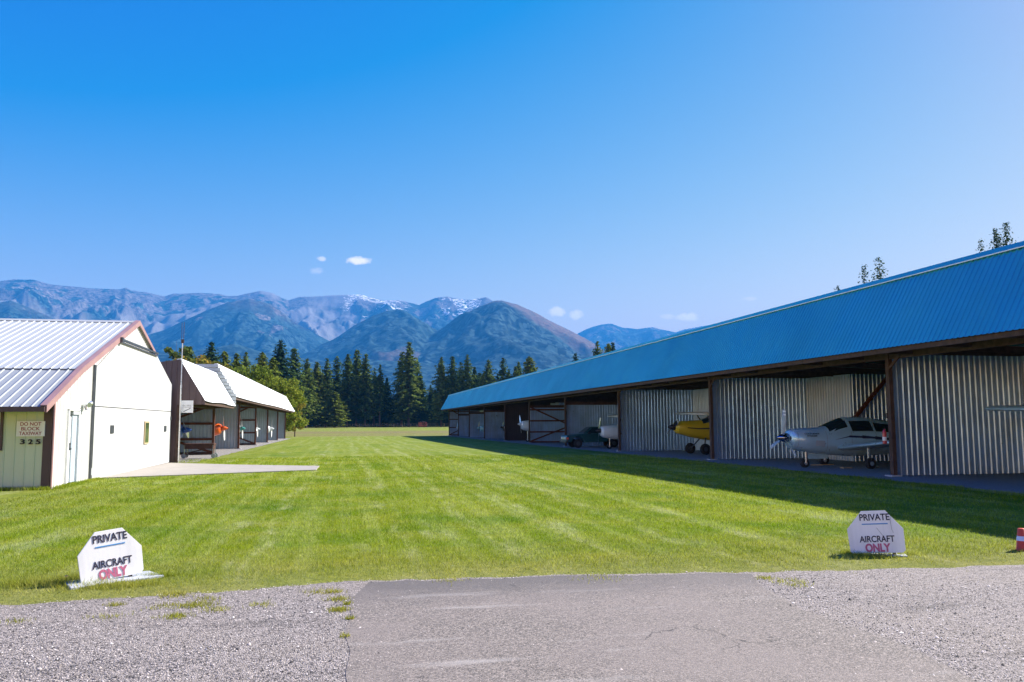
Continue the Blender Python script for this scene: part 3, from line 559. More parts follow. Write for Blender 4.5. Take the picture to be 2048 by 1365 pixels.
# text helper
def text_mesh(s, w, h, name, m, parent, loc, rot=(math.pi/2, 0, 0), depth=.002, bold=.0, world=False, sx=0):
    cu = bpy.data.curves.new('t', 'FONT'); cu.body = s; cu.extrude = depth; cu.offset = bold; ob = bpy.data.objects.new('t', cu); COL.objects.link(ob)
    bpy.context.view_layer.update(); me = bpy.data.meshes.new_from_object(ob.evaluated_get(bpy.context.evaluated_depsgraph_get())); bpy.data.objects.remove(ob)
    n = len(me.vertices); a = np.zeros(n*3, np.float32); me.vertices.foreach_get('co', a); a = a.reshape(-1, 3); lo = a.min(0); hi = a.max(0)
    a[:, 0] = (a[:, 0]-(lo[0]+hi[0])/2)*w/(hi[0]-lo[0]); a[:, 1] = (a[:, 1]-lo[1])*h/(hi[1]-lo[1]); me.vertices.foreach_set('co', a.ravel()); me.update(); me.materials.clear(); me.materials.append(m); me.name = name
    o = bpy.data.objects.new(name, me); COL.objects.link(o); o.parent = parent; o.location = loc; o.rotation_euler = rot; return o
# taxiway notice on the green wall (spans px 34-89, y 843-873)
A0 = onY(34, 843, 24.7); A1 = onY(89, 873, 24.7); sw = A1[0]-A0[0]; sh = A0[2]-A1[2]
s1 = thing('wall_sign', 'white notice in dark red capitals reading DO NOT BLOCK TAXIWAY on the shaded side wall', 'sign', ((A0[0]+A1[0])/2, 24.7, A1[2]))
MB().box(-sw/2, sw/2, -.012, .02, 0, sh).build('sign_board', M['signwhite'], s1, world=False)
for i, (tx_, ww) in enumerate((('DO NOT', .74), ('BLOCK', .66), ('TAXIWAY', .80))): text_mesh(tx_, sw*ww, sh*.235, 'lettering', M['redsign'], s1, (0, -.015, sh*(.70-.31*i)), bold=.012)
for (px, ch) in ((44.5, '3'), (60.5, '2'), (76, '5')):
    q = onY(px, 889, 24.7); w5 = onY(px+4.6, 889, 24.7)[0]-onY(px-4.2, 889, 24.7)[0]; h5 = onY(px, 879, 24.7)[2]-q[2]
    s2 = thing('house_number', {'3': 'leftmost black numeral, a three, fixed under the taxiway notice', '2': 'middle black numeral, a two, fixed under the taxiway notice', '5': 'right-hand black numeral, a five, nearest the maroon corner trim'}[ch], 'number', (q[0], 24.7, q[2])); text_mesh(ch, w5, h5, 'numeral', M['ink2'], s2, (0, 0, 0), bold=.02, depth=.02)

# ============ open hangar rows ============
def timber_frame(par, xa, xb, y, z1, mirror=1, brace=True, zs=None):
    zb = gz(y); H_ = z1-zb; yy = y-.06
    mb = MB()
    for k in ([.03, .30, .60, .90] if zs is None else zs): mb.bar((xa, yy, zb+H_*k), (xb, yy, zb+H_*k), .05, .14)
    mb.build('girt', M['timber'], par)
    if brace:
        MB().bar((xa, yy-.05, zb+.15), (xb, yy-.05, zb+H_*.58), .05, .13).build('cross_brace', M['timber'], par)
        MB().bar((xa, yy-.1, z1-.1), (xb, yy-.1, zb+H_*.32), .05, .13).build('cross_brace', M['timber'], par)
def hangar_row(name, label, xp, xe, zt, ze, ys, y0, y1, kinds, wallh, mroof, mwall, depth, mroofin=None):
    sg = 1 if xp > 0 else -1   # which way is inwards
    t = thing(name, label, 'hangar', (xp, y0, gz(y0))); n = Vector((-sg*(zt-ze), 0, abs(xp-xe))).normalized()
    dzr = lambda y: gz(y)-gz(y0)
    L = y1-y0; mb = MB(); mb.corr((xe, y0, ze), (xe, y1, ze), lambda u: ((xe, y0+L*u, ze-.05*math.sin(u*9)*.6), (xp, y0+L*u, zt)), n, .2, .02, .05, .018); mb.build('awning_roof', mroof, t)
    MB().poly([(xp+sg*.02, y0, zt-.02), (xe+sg*.04, y0, ze-.01), (xe+sg*.14, y0, ze-.06), (xp+sg*.14, y0, zt-.06)], (0, L, 0)).build('awning_underside', M['timber2'], t)
    mb = MB(); zr = zt-.16*depth; n2 = Vector((sg*.16, 0, 1)).normalized(); xb = xp+sg*depth
    mb.corr((xp, y0, zt+.01), (xp, y1, zt+.01), (xb, y0, zr), n2, .25); mb.corr((xp, y0, zt-.03), (xp, y1, zt-.03), (xb, y0, zr-.04), -n2, 4, .001); mb.build('main_roof', mroof, t)
    MB().poly([(xp-sg*.10, y0-.02, zt-.08), (xp-sg*.02, y0-.02, zt+.06), (xp+sg*.16, y0-.02, zt+.04), (xp+sg*.16, y0-.02, zt), (xp+sg*.01, y0-.02, zt+.02), (xp-sg*.07, y0-.02, zt-.10)], (0, L+.04, 0)).build('ridge_cap', mroof, t)
    MB().box(min(xp-sg*.125, xp-sg*.10), max(xp-sg*.125, xp-sg*.10), y0, y1, zt-.115, zt-.085).build('ridge_flashing', M['awning'], t)
    MB().box(min(xp, xp+sg*.12), max(xp, xp+sg*.12), y0, y1, ze-.22, ze+.06).build('header_beam', M['timber2'], t)
    MB().box(min(xe+sg*.08, xe+sg*.14), max(xe+sg*.08, xe+sg*.14), y0, y1, ze-.17, ze-.04).build('eave_beam', M['timber2'], t)
    MB().box(min(xb, xb+sg*.1), max(xb, xb+sg*.1), y0, y1, gz(y0)-.6, zr+.02).build('rear_wall', mwall, t)
    xm = xp+sg*5.05; J = 3.6
    for i, y in enumerate(ys):
        g = gz(y); kd = kinds[i]; hh = wallh[i]+g if wallh[i] else ze+.02; mw = M['darkbrown'] if kd == 'brown' else mwall
        xa, xz = (xp+sg*.10, xm); a, b = (xa, xz) if xa < xz else (xz, xa)
        mb = MB(); sd = 1 if kd == 'frame' else -1
        mb.corr((a, y, 0), (b, y, 0), lambda u: ((a+(b-a)*u, y, g+.02), (a+(b-a)*u, y, hh)), (0, -1, 0), .2, .030, .018, .026); mb.build('partition_wall', mw, t)
        if kd == 'frame': timber_frame(t, xp+sg*.1, xm, y-.02, hh+.15)
        pw = .13
        p_ = MB().box(min(xp, xp-sg*pw)+sg*.1, max(xp, xp-sg*pw)+sg*.1, y-.22, y-.05, g-.15, ze-.02); p_.build('post', M['timber'] if sg < 0 else M['timber2'], t)
        if kd != 'frame': MB().box(min(xp+sg*.06, xp+sg*.12), max(xp+sg*.06, xp+sg*.12), y-.05, y+.05, g, hh).build('edge_trim', M['sheet2'], t)
        MB().box(min(xp-sg*.16, xp+sg*.2), max(xp-sg*.16, xp+sg*.2), y-.3, y+.05, g-.2, g+.05).build('post_footing', M['slab'], t)
        MB().bar((xp, y-.14, ze-.55), (xp, y-.75, ze-.12), .04, .09).build('knee_brace', M['timber2'], t)
        # jog and tail walls either side of the partition
        for s_ in (-1, 1):
            ye = y+s_*J
            if ye < y0+.2 or ye > y1-.2: continue
            mb = MB(); mb.corr((xm, min(y, ye), 0), (xm, max(y, ye), 0), lambda u: ((xm, min(y, ye)+J*u, g+.02), (xm, min(y, ye)+J*u, hh)), (-sg, 0, 0), .2, .024, .022, .02); mb.build('return_wall', M['sheet2'], t)
            c_, d_ = (xm, xb) if xm < xb else (xb, xm); mb = MB(); mb.corr((c_, ye, 0), (d_, ye, 0), lambda u: ((c_+(d_-c_)*u, ye, g+.02), (c_+(d_-c_)*u, ye, hh)), (0, -1, 0), .2, .030, .018, .026); mb.build('tail_wall', mwall, t)
            if s_ < 0: MB().bar((xm-sg*.05, ye-.12, g+1.8), (xm-sg*2.2+sg*4.4, ye-.12, hh+.3), .1, .14).build('cross_brace', M['timber'], t)
        MB().bar((xp+sg*.1, y, hh+.12), (xb, y, hh+.12), .12, .24).bar((xp+sg*.1, y+.3, ze+.1), (xb, y+.3, ze+.1), .10, .2).build('truss_chord', M['timber2'], t)
    mb = MB()
    for y in np.arange(y0+1, y1, 2.4): mb.bar((xp+sg*.2, y, ze+.15), (xb, y, min(ze+.1, zr-.3)), .06, .22).bar((xp+sg*.2, y, ze+.2), (xp+sg*3, y, zt-.8), .05, .12).bar((xe+sg*.15, y, ze-.1), (xp, y, ze-.1), .05, .12)
    r_ = mb.build('rafters', M['timber2'], t); r_['kind'] = 'stuff'
    return t
RX, RE = 16.9, 15.6
right = hangar_row('open_hangar_row', 'long open-fronted hangar row on the right under a blue-looking ribbed metal awning roof', RX, RE, 6.17, 3.86,
    [10.4, 23.3, 36.3, 49.5, 62.2, 74.8, 86.5, 99.6, 111.9, 122.8, 133.5], -3, 133.7,
    ['wall', 'wall', 'wall', 'wall', 'wall', 'frame', 'brown', 'wall', 'wall', 'wall', 'frame'], [3.84, 3.84, 3.84, 3.84, 3.2, 3.25, 0, 3.25, 3.2, 3.1, 0], M['galv'], M['sheet'], 15)
mb = MB(); mb.corr((RX+.1, 133.6, 0), (RX+14.9, 133.6, 0), lambda u: ((RX+.1+14.8*u, 133.6, -.4), (RX+.1+14.8*u, 133.6, 6.1-.16*15*u)), (0, -1, 0), .2); mb.build('end_wall', M['sheet'], right)
MB().poly([(RX, 133.7, 6.14), (RE+.02, 133.7, 3.84), (RX, 133.7, 3.84)], (0, .03, 0)).build('gable_end', M['sheet'], right)
LX, LE = -7.5, -6.33
la = hangar_row('open_hangar', 'brown-ended open hangar with the nearer white awning roof', LX, LE, 4.72, 2.80, [52.3], 41.05, 52.35, ['frame'], [0], M['awning'], M['sheet2'], 12)
mb = MB(); mb.corr((LX-12, 41, 0), (LX, 41, 0), lambda u: ((LX-12+12*u, 41, -.3), (LX-12+12*u, 41, 4.74-.16*12*(1-u))), (0, -1, 0), .25, .02, .03); mb.build('brown_end_wall', M['brown'], la)
mb = MB(); mb.corr((LX, 41, 0), (LE, 41, 0), lambda u: ((LX+(LE-LX)*u, 41, 2.62), (LX+(LE-LX)*u, 41, 4.74-(4.74-2.80)*u)), (0, -1, 0), .25, .02, .03); mb.build('brown_gable', M['brown'], la)
MB().box(LX-.06, LX+.06, 40.9, 41.1, -.3, 2.6).build('corner_post', M['timber2'], la)
lb = hangar_row('open_hangar_row', 'farther and taller left hangar row with long white awning roof and grey ribbed partitions', LX, LE, 5.30, 3.36, [64.7, 76.8, 88.8, 102.3, 115.8], 52.45, 116, ['wall', 'frame', 'wall', 'wall', 'wall'], [0]*5, M['awning'], M['sheet2'], 12)
mb = MB()
for k in range(12):
    z = 2.7+.22*k; x1 = LX+(5.28-z)/(5.28-3.36)*(LE-LX) if z > 3.36 else LE
    mb.box(LX-3 if z < 4.8 else LX-1.5, min(x1, LE), 52.38, 52.42, z, z+.19)
mb.build('step_gable', M['roof2'], lb)
tag(mb and thing('mast', 'thin pale radio mast beside the brown end wall', 'mast', (-7.35, 40.6, gz(40.6))))
mast = [o for o in COL.objects if o.name == 'mast'][0]
MB().tube([(0, 0, -.1), (0, 0, 3.6)], .035, 8).tube([(0, 0, 3.6), (0, 0, 5.7)], .022, 8).build('pole', M['steel'], mast, world=False); MB().tube([(-.04, 0, 5.6), (-.05, 0, 6.5)], .012, 6).tube([(.04, 0, 5.6), (.05, 0, 6.55)], .012, 6).box(-.06, .06, -.03, .03, 5.55, 5.72).build('antenna', M['timber2'], mast, world=False)
q0 = onY(361, 826, 40.75); q1 = onY(386.5, 801.5, 40.75)
sg_ = thing('hanging_sign', 'square white aviation sign with faint blue lettering under the brown gable', 'sign', ((q0[0]+q1[0])/2, 40.75, q0[2])); a_ = (q1[0]-q0[0]); b_ = q1[2]-q0[2]
MB().box(-a_/2, a_/2, -.015, .015, 0, b_).build('sign_board', M['signwhite'], sg_, world=False); 
text_mesh('FLYERS', a_*.66, b_*.085, 'lettering', M['darkmetal'], sg_, (0, -.018, b_*.56)); text_mesh('AVIATION', a_*.64, b_*.085, 'lettering', M['darkmetal'], sg_, (0, -.018, b_*.42))
MB().bar((-a_*.25, -.018, b_*.1), (a_*.3, -.018, b_*.36), .006, .03).build('stroke', M['darkmetal'], sg_, world=False)

# ============ aeroplanes ============
def ss(a, b, x): x = max(0, min(1, (x-a)/(b-a))); return x*x*(3-2*x)
def ring(sec, n=24):
    x, zb, zt, w_, wt, p = sec; out = []
    for j in range(n):
        a = 2*math.pi*j/n; s_ = math.sin(a); c_ = -math.cos(a)
        z = (zb+zt)/2+(zt-zb)/2*math.copysign(abs(c_)**p, c_); f = (z-zb)/(zt-zb); y = w_*math.copysign(abs(s_)**p, s_)*(1-(1-wt)*ss(.5, 1, f)); out.append((-x, y, z))
    return out
def surf(secs, x, f, side):   # point on hull at station x and height fraction f
    for a, b in zip(secs[:-1], secs[1:]):
        if a[0] <= x <= b[0]: u = (x-a[0])/(b[0]-a[0]); s = [a[i]+(b[i]-a[i])*u for i in range(6)]; break
    _, zb, zt, w_, wt, p = s; z = zb+(zt-zb)*f; c_ = min(1, abs(2*f-1))**(1/p); y = w_*(max(0, 1-c_*c_)**.5)**p*(1-(1-wt)*ss(.5, 1, f)); return Vector((-x, side*y, z))
def patch(secs, x0, x1, f0, f1, side, off=.008, slant=0., nx=5, nf=4):
    rows = []
    for i in range(nx):
        r_ = []
        for j in range(nf):
            v = j/(nf-1); u = i/(nx-1); x = x0+(x1-x0)*u+slant*(v)*(1-u); p_ = surf(secs, x, f0+(f1-f0)*v, side); r_.append(p_+Vector((0, side*off, off*.5)))
        rows.append(r_)
    return MB().loft(rows, closed=False, cap=False)
def wing(mb, xr, yr, zr, cr, xt, yt, zt, ct, th=.13):
    rings = []
    for (x, y, z, c_) in ((xr, yr, zr, cr), (xr+(xt-xr)*.96, yr+(yt-yr)*.96, zr+(zt-zr)*.96, cr+(ct-cr)*.96), (xt-ct*.12, yt, zt, ct*.72)):
        k = .35 if y == yt else 1
        rings.append([(x-c_*u, y, z+c_*th*k*v) for u, v in ((0, 0), (.03, .28), (.12, .5), (.3, .62), (.6, .42), (1, .02), (1, -.02), (.6, -.2), (.3, -.36), (.1, -.3), (.02, -.16))])
    return mb.loft(rings)
def aeroplane(tip, Yc, label, kind, body, trim, face, ground, nblade=2, ang=.3, pr=1.0, name='light_aircraft', detail=True, spin=None, bladem=None, extra=None, hub=None, wm=None):
    P = onY(tip[0], tip[1], Yc); g = gz(Yc)+ground; o = thing(name, label, 'aeroplane', (P[0], Yc, g), math.pi if face < 0 else 0, 'light aircraft parked in the hangars'); hz = P[2]-g
    hz = hub or max(.95, min(1.9, hz)); spin = spin or body; bladem = bladem or M['steel']
    if kind == 'low':
        d = hz-1.14; S = [(.48, .80, 1.40, .33, 1, 1), (.62, .70, 1.46, .46, 1, .85), (1.2, .58, 1.50, .54, 1, .8), (1.85, .50, 1.52, .58, .95, .78), (2.35, .46, 1.76, .6, .72, .78), (2.8, .43, 1.90, .61, .62, .75), (3.6, .42, 1.91, .61, .62, .75), (4.6, .46, 1.78, .55, .62, .75), (5.4, .58, 1.55, .42, .7, .8), (6.6, .85, 1.42, .24, .9, .9), (7.7, 1.08, 1.36, .08, 1, 1)]
        wins = [(2.12, 2.72, .76, .93, .5), (2.85, 3.75, .64, .90, .0), (3.85, 4.75, .64, .87, .0)]
    elif kind == 'tail':
        d = hz-1.46; S = [(.42, 1.22, 1.72, .30, 1, 1), (.55, 1.12, 1.78, .40, 1, .85), (1.3, .92, 1.82, .46, 1, .8), (2.0, .78, 1.84, .5, .95, .75), (2.5, .72, 2.06, .5, .8, .72), (3.0, .72, 2.14, .5, .85, .7), (3.9, .74, 2.10, .46, .8, .72), (5.0, .70, 1.62, .34, .8, .8), (6.3, .66, 1.2, .18, .9, .9), (7.2, .62, .95, .06, 1, 1)]
        wins = [(2.25, 2.8, .78, .97, .3), (2.9, 3.7, .62, .94, 0)]
    else:
        d = hz-1.2; S = [(.4, .86, 1.46, .32, 1, 1), (.55, .74, 1.52, .45, 1, .85), (1.3, .62, 1.58, .52, 1, .8), (1.9, .58, 1.62, .55, .95, .75), (2.5, .56, 2.02, .56, .75, .72), (3.1, .56, 2.1, .56, .8, .7), (4.2, .62, 2.04, .5, .75, .72), (5.2, .84, 1.6, .3, .8, .8), (6.6, 1.05, 1.5, .16, .9, .9), (7.6, 1.2, 1.46, .06, 1, 1)]
        wins = [(2.2, 2.9, .74, .95, .4), (3.0, 3.9, .62, .93, 0)]
    S = [(a, b+d*(.75 if kind != 'low' else 1), c+d, e, f, p) for a, b, c, e, f, p in S]
    fus = MB().loft([ring(s) for s in S]).build('fuselage', body, o, True, False)
    if detail:
        for sd in (-1, 1):
            for (x0, x1, f0, f1, sl_) in wins: patch(S, x0, x1, f0, f1, sd, slant=sl_).build('cabin_window', M['glass'], o, True, False)
            if trim: patch(S, 1.0 if kind == 'tail' else 2.3, 6.4, .50 if kind == 'tail' else .42, .56 if kind == 'tail' else .49, sd, .006, nx=10).build('side_stripe', trim, o, True, False)
            ck = MB(); ck.tube([(-.55, sd*.22, hz-.02), (-.475, sd*.2, hz-.02)], [.10, .085], 12); ck.build('cowl_intake', M['black'], o, False, False)
        ws = MB().loft([[surf(S, x, f, s_)+Vector((.012, 0, .012)) for s_, f in ((-1, .80), (-1, .9), (-1, .97), (-1, .998), (1, .998), (1, .97), (1, .9), (1, .80))] for x in (1.95, 2.2, 2.45, 2.68)], closed=False, cap=False); ws.build('windscreen', M['glass'], o, True, False)
    sp = MB().tube([(0, 0, hz), (-.05, 0, hz), (-.16, 0, hz), (-.32, 0, hz), (-.45, 0, hz)], [.004, .05, .11, .165, .18], 16).build('spinner', spin, o, True, False)
    for k in range(nblade):
        a = ang+k*2*math.pi/nblade; rings = []; dv = Vector((0, math.sin(a), math.cos(a))); ev = Vector((0, math.cos(a), -math.sin(a)))
        for (r_, c_, tw) in ((.12, .055, .8), (.3*pr, .085, .6), (.6*pr, .10, .4), (.85*pr, .08, .25), (.95*pr, .04, .2)):
            cdir = ev*math.cos(tw)-Vector((1, 0, 0))*math.sin(tw); nd = cdir.cross(dv); c0 = Vector((-.3, 0, hz))+dv*r_; rings.append([c0+cdir*c_*u+nd*.014*v for u, v in ((-1, 0), (0, 1), (1, 0), (0, -1))])
        bl = MB().loft(rings).build('propeller_blade', bladem, o, False, False)
        if detail:
            cd = ev*math.cos(.28)-Vector((1, 0, 0))*math.sin(.28); tipm = MB()
            for rr0 in (.74*pr, .85*pr): tipm.loft([[Vector((-.3, 0, hz))+dv*r_+cd*.090*u+cd.cross(dv)*.017*v for u, v in ((-1, 0), (0, 1), (1, 0), (0, -1))] for r_ in (rr0, rr0+.05)])
            tipm.build('tip_band', M['signwhite'], bl, False, False)
    zw = {'low': .72+d, 'tail': 2.16+d, 'high': 2.12+d}[kind]; xw = {'low': -2.55, 'tail': -2.3, 'high': -2.3}[kind]; yt = 4.5; zt_ = zw+(.42 if kind == 'low' else .10)
    for sd in (-1, 1):
        wing(MB(), xw+(.35 if kind == 'low' else 0), sd*.35, zw, 1.9 if kind == 'low' else 1.5, xw, sd*yt, zt_, 1.15 if kind == 'low' else 1.4).build('wing', wm or body, o, True, False)
        if kind != 'low': MB().bar((xw-.6, sd*.5, .8+d), (xw-.5, sd*2.3, zw-.02), .07, .03).build('wing_strut', trim or body, o, False, False)
        wing(MB(), -6.7, sd*.05, (1.25 if kind != 'tail' else .95)+d, .9, -6.85, sd*1.5, (1.25 if kind != 'tail' else .95)+d, .6, .08).build('tailplane', body, o, True, False)
    MB().loft([[(-6.2+u*-1.3, y, 1.2) for u, y in ((0, 0), (.3, .04), (1, 0), (.3, -.04))], [(-7.1-u*.7, y, 2.3) for u, y in ((0, 0), (.3, .03), (1, 0), (.3, -.03))]]).build('tail_fin', body, o, False, False)
    def wheel(x, y, r_, nm, leg, mm=M['steel']):
        wh = MB().tube([(x, y-.085, r_), (x, y-.05, r_), (x, y+.05, r_), (x, y+.085, r_)], [r_*.78, r_, r_, r_*.78], 18).build(nm, M['black'], o, False, False); MB().tube([(x, y-.09, r_), (x, y+.09, r_)], r_*.42, 12).build('rim', mm, wh, False, False)
        MB().tube([(x, y+(.10 if y <= 0 else -.10), r_), leg], [.03, .045], 8).build('gear_leg', mm, o, False, False)
    if kind == 'low': wheel(-1.15, 0, .17, 'nose_wheel', (-1.15, .1, .75+d)); wheel(-2.9, 1.5, .2, 'main_wheel', (-2.9, 1.4, .8+d)); wheel(-2.9, -1.5, .2, 'main_wheel', (-2.9, -1.4, .8+d))
    elif kind == 'tail': wheel(-1.75, 1.0, .30, 'main_wheel', (-2.1, .3, .9+d), M['darkmetal']); wheel(-1.75, -1.0, .30, 'main_wheel', (-2.1, -.3, .9+d), M['darkmetal']); wheel(-6.8, 0, .12, 'tail_wheel', (-6.8, .05, .7))
    else: wheel(-1.0, 0, .18, 'nose_wheel', (-1.0, .1, .8+d)); wheel(-2.9, 1.2, .2, 'main_wheel', (-2.9, .4, .8+d)); wheel(-2.9, -1.2, .2, 'main_wheel', (-2.9, -.4, .8+d))
    return o, S, hz
silver = paint('pale_blue_silver_paint', (.52, .76, .90), .3, .28); yellow = paint('yellow_paint', (.72, .50, .02)); wpaint = paint('white_aircraft_paint', (.76, .80, .84)); teal = paint('teal_paint', (.05, .30, .28)); orange = paint('orange_paint', (.80, .13, .02)); blue = paint('blue_paint', (.02, .10, .45)); navy = paint('navy_paint', (.02, .02, .08)); blk = paint('black_paint', (.012, .013, .02)); rpaint = paint('red_paint', (.5, .03, .05)); chrome = mat('polished_spinner', (.35, .38, .44), .15, 1., .05, 3)
A1o, S1, hz1 = aeroplane((1552, 876), 28.7, 'silver blue low-wing aeroplane with three-blade propeller and lightning stripe, nearest whole one on the right', 'low', silver, None, -1, .0, 3, .14, spin=chrome, bladem=M['slate'], pr=1.15)
for sd in (1,):
    mb = MB(); z_ = [(2.1, .50), (2.7, .525), (2.75, .545), (3.3, .50), (3.35, .53), (3.9, .48), (3.95, .51), (4.9, .46), (4.9, .43), (3.8, .45), (3.75, .43), (3.2, .475), (3.15, .455), (2.6, .505)]
    up = [(2.1, .5, .498), (2.65, .53, .50), (2.7, .545, .49), (3.2, .515, .47), (3.25, .53, .455), (3.75, .50, .45), (3.8, .515, .43), (4.3, .48, .425), (4.35, .495, .41), (5.0, .46, .42)]
    mb.loft([[surf(S1, x, a, sd)+Vector((0, .009*sd, 0)), surf(S1, x, b, sd)+Vector((0, .009*sd, 0))] for x, a, b in up], closed=False, cap=False); mb.build('lightning_stripe', navy, A1o, False, False)
    for x_ in (.66, 1.78, 2.78, 3.82): patch(S1, x_, x_+.014, .12, .96 if x_ < 2 else .62, sd, .006, nx=2, nf=8).build('panel_seam', M['slate'], A1o, False, False)
    patch(S1, 1.32, 1.68, .28, .50, sd, .010).build('cowl_panel', M['paleblue'], A1o, True, False)
    for (s_, w_, h_, x_, f_) in (('CONFORMER', .62, .055, 1.18, .74), ('KETTLE BONNIE', .42, .045, 1.18, .66)):
        q = surf(S1, x_, f_, sd); text_mesh(s_, w_, h_, 'lettering', M['ink2'], A1o, (q.x, q.y+.03, q.z), (math.pi/2, 0, math.pi), .004)
    MB().box(-2.1, -1.3, .02, .05, .33, .52).build('gear_door', silver, A1o, False, False)
aeroplane((1335, 855), 43.2, 'yellow high-wing tail-wheel aeroplane with black stripe and black spinner', 'tail', yellow, blk, -1, .0, 2, 1.15, spin=blk, bladem=blk, hub=1.5, wm=wpaint)
aeroplane((1190, 856), 54.7, 'white high-wing aeroplane with dark stripe parked beside the dark pickup', 'high', wpaint, blk, -1, .0, 2, .35, hub=1.25, spin=blk)
aeroplane((1035, 848), 80.8, 'white aeroplane nose showing against the dark brown partition', 'high', wpaint, blk, -1, .0, 2, -.4, hub=1.75)
aeroplane((1000, 853), 93, 'dark-nosed aeroplane barely showing past the tallest pale partition', 'high', blk, None, -1, 0, 2, .8, detail=False, hub=1.4)
aeroplane((953, 857), 105.5, 'pale teal low-wing aeroplane in the third unit from the far end', 'low', paint('pale_teal_paint', (.25, .45, .48)), None, -1, 0, 2, .5, detail=False, hub=1.3)
aeroplane((912, 858), 128, 'white-nosed aeroplane in the last timber-framed unit on the right', 'high', wpaint, None, -1, 0, 2, -.8, detail=False, hub=1.3)
aeroplane((2078, 860), 17.5, 'silver high-wing aeroplane whose wingtip enters at the right edge', 'high', silver, None, -1, .0, 2, .8, hub=1.05)
aeroplane((384, 868), 46.4, 'blue-nosed aeroplane beside the trolley in the nearest left hangar', 'low', blue, None, 1, 0, 2, 2.0, detail=False, hub=1.5)
aeroplane((457, 866), 58.4, 'orange-nosed aeroplane with long white propeller blade on the left', 'low', orange, wpaint, 1, 0, 2, 2.6, hub=1.55, bladem=M['signwhite'])
aeroplane((492, 864), 70.6, 'white aeroplane with teal green spinner by the left timber frame', 'low', wpaint, None, 1, 0, 2, 2.6, detail=False, spin=teal, hub=1.5, bladem=M['signwhite'])
aeroplane((521, 863), 82.8, 'white three-blade propeller aeroplane right of the left timber frame', 'low', wpaint, None, 1, 0, 3, .4, detail=False, hub=1.4, bladem=M['signwhite'])
aeroplane((549, 863), 95.5, 'white aeroplane with pointed white spinner nearest the far end on the left', 'low', wpaint, None, 1, 0, 2, .1, detail=False, hub=1.4, bladem=M['signwhite'])

# ============ pickup ============
P = onY(1127, 880, 58.5); tk = thing('pickup_truck', 'dark teal compact pickup parked nose out between the ribbed partitions', 'pickup truck', (P[0], 58.5, gz(58.5)), math.pi)
tp = paint('dark_teal_paint', (.012, .075, .085))
side = [(0, .42), (0, .78), (-.12, .90), (-1.35, 1.02), (-4.7, 1.05), (-4.7, .45), (-4.05, .42), (-3.98, .66), (-3.75, .80), (-3.45, .82), (-3.2, .72), (-3.08, .42), (-1.32, .38), (-1.24, .62), (-1.02, .78), (-.75, .80), (-.52, .68), (-.42, .42)]
MB().poly([(x, -.82, z) for x, z in side], (0, 1.64, 0)).build('body', tp, tk, False, False, bevel=.05)
cb = [(-1.3, 1.0), (-1.95, 1.5), (-3.05, 1.52), (-3.2, 1.02)]
MB().loft([[(x, -.76, z) if z < 1.2 else (x, -.62, z) for x, z in cb], [(x, .76, z) if z < 1.2 else (x, .62, z) for x, z in cb]]).build('cab', tp, tk, False, False, bevel=.04)
for sd in (-1, 1):
    MB().loft([[(-1.55, sd*.755, 1.07), (-2.0, sd*.64, 1.44), (-2.35, sd*.64, 1.45), (-2.35, sd*.755, 1.07)], [(-1.55, sd*.765, 1.07), (-2.0, sd*.65, 1.44), (-2.35, sd*.65, 1.45), (-2.35, sd*.765, 1.07)]]).loft([[(-2.42, sd*.755, 1.07), (-2.42, sd*.64, 1.45), (-2.95, sd*.64, 1.45), (-3.05, sd*.755, 1.07)], [(-2.42, sd*.765, 1.07), (-2.42, sd*.65, 1.45), (-2.95, sd*.65, 1.45), (-3.05, sd*.765, 1.07)]]).build('side_window', M['glass'], tk, False, False)
    for x in (-.88, -3.58):
        wh = MB().tube([(x, sd*.62, .32), (x, sd*.66, .32), (x, sd*.80, .32), (x, sd*.84, .32)], [.26, .32, .32, .26], 20).build('wheel', M['black'], tk, False, False); MB().tube([(x, sd*.80, .32), (x, sd*.855, .32)], [.17, .15], 14).build('rim', M['darkmetal'], wh, False, False)
    MB().box(-.03, .02, sd*.48-.12, sd*.48+.12, .62, .76).build('headlight', M['signwhite'], tk, False, False); MB().box(-.16, .005, sd*.80-.035, sd*.80+.035, .62, .76).build('turn_signal', M['orange'], tk, False, False)
    MB().box(-1.75, -1.6, sd*.95-.09, sd*.95+.09, 1.0, 1.12).build('mirror', M['black'], tk, False, False)
MB().poly([(-1.37, -.66, 1.05), (-1.37, .66, 1.05), (-1.90, .56, 1.46), (-1.90, -.56, 1.46)], (.03, 0, .02)).build('windscreen', M['glass'], tk, False, False)
MB().box(-.02, .015, -.34, .34, .62, .76).build('grille', M['steel'], tk, False, False); MB().box(-.12, .08, -.84, .84, .38, .55).build('bumper', M['darkmetal'], tk, False, False, bevel=.03)

# ============ trolley, chocks, extinguisher, plates ============
P = onZ(385, 910, gz(44.5)); q = onY(400, 895, 46.0)
tr = thing('utility_trolley', 'brown flat-topped trolley with silver legs and wheels in the nearest left hangar', 'trolley', (q[0], 46.0, gz(46)))
MB().box(-.75, .75, -.45, .45, .72, .80).box(-.72, .72, -.42, .42, .52, .72).build('top', mat('rusty_brown_metal', (.10, .045, .035), .6, .2, .3, 4), tr, False, False)
for sx in (-.68, .68):
    for sy in (-.4, .4): MB().tube([(sx, sy, .8), (sx*1.05, sy, .18)], .025, 6).build('leg', M['steel'], tr, False, False); MB().tube([(sx*1.08, sy-.03, .16), (sx*1.08, sy+.03, .16)], .12, 12).build('wheel', M['slab'], tr, False, False)
MB().bar((-.7, -.41, .25), (.7, -.41, .25), .03, .06).bar((-.68, -.41, .3), (.3, -.41, .5), .03, .05).build('lower_rail', M['timber2'], tr, False, False)
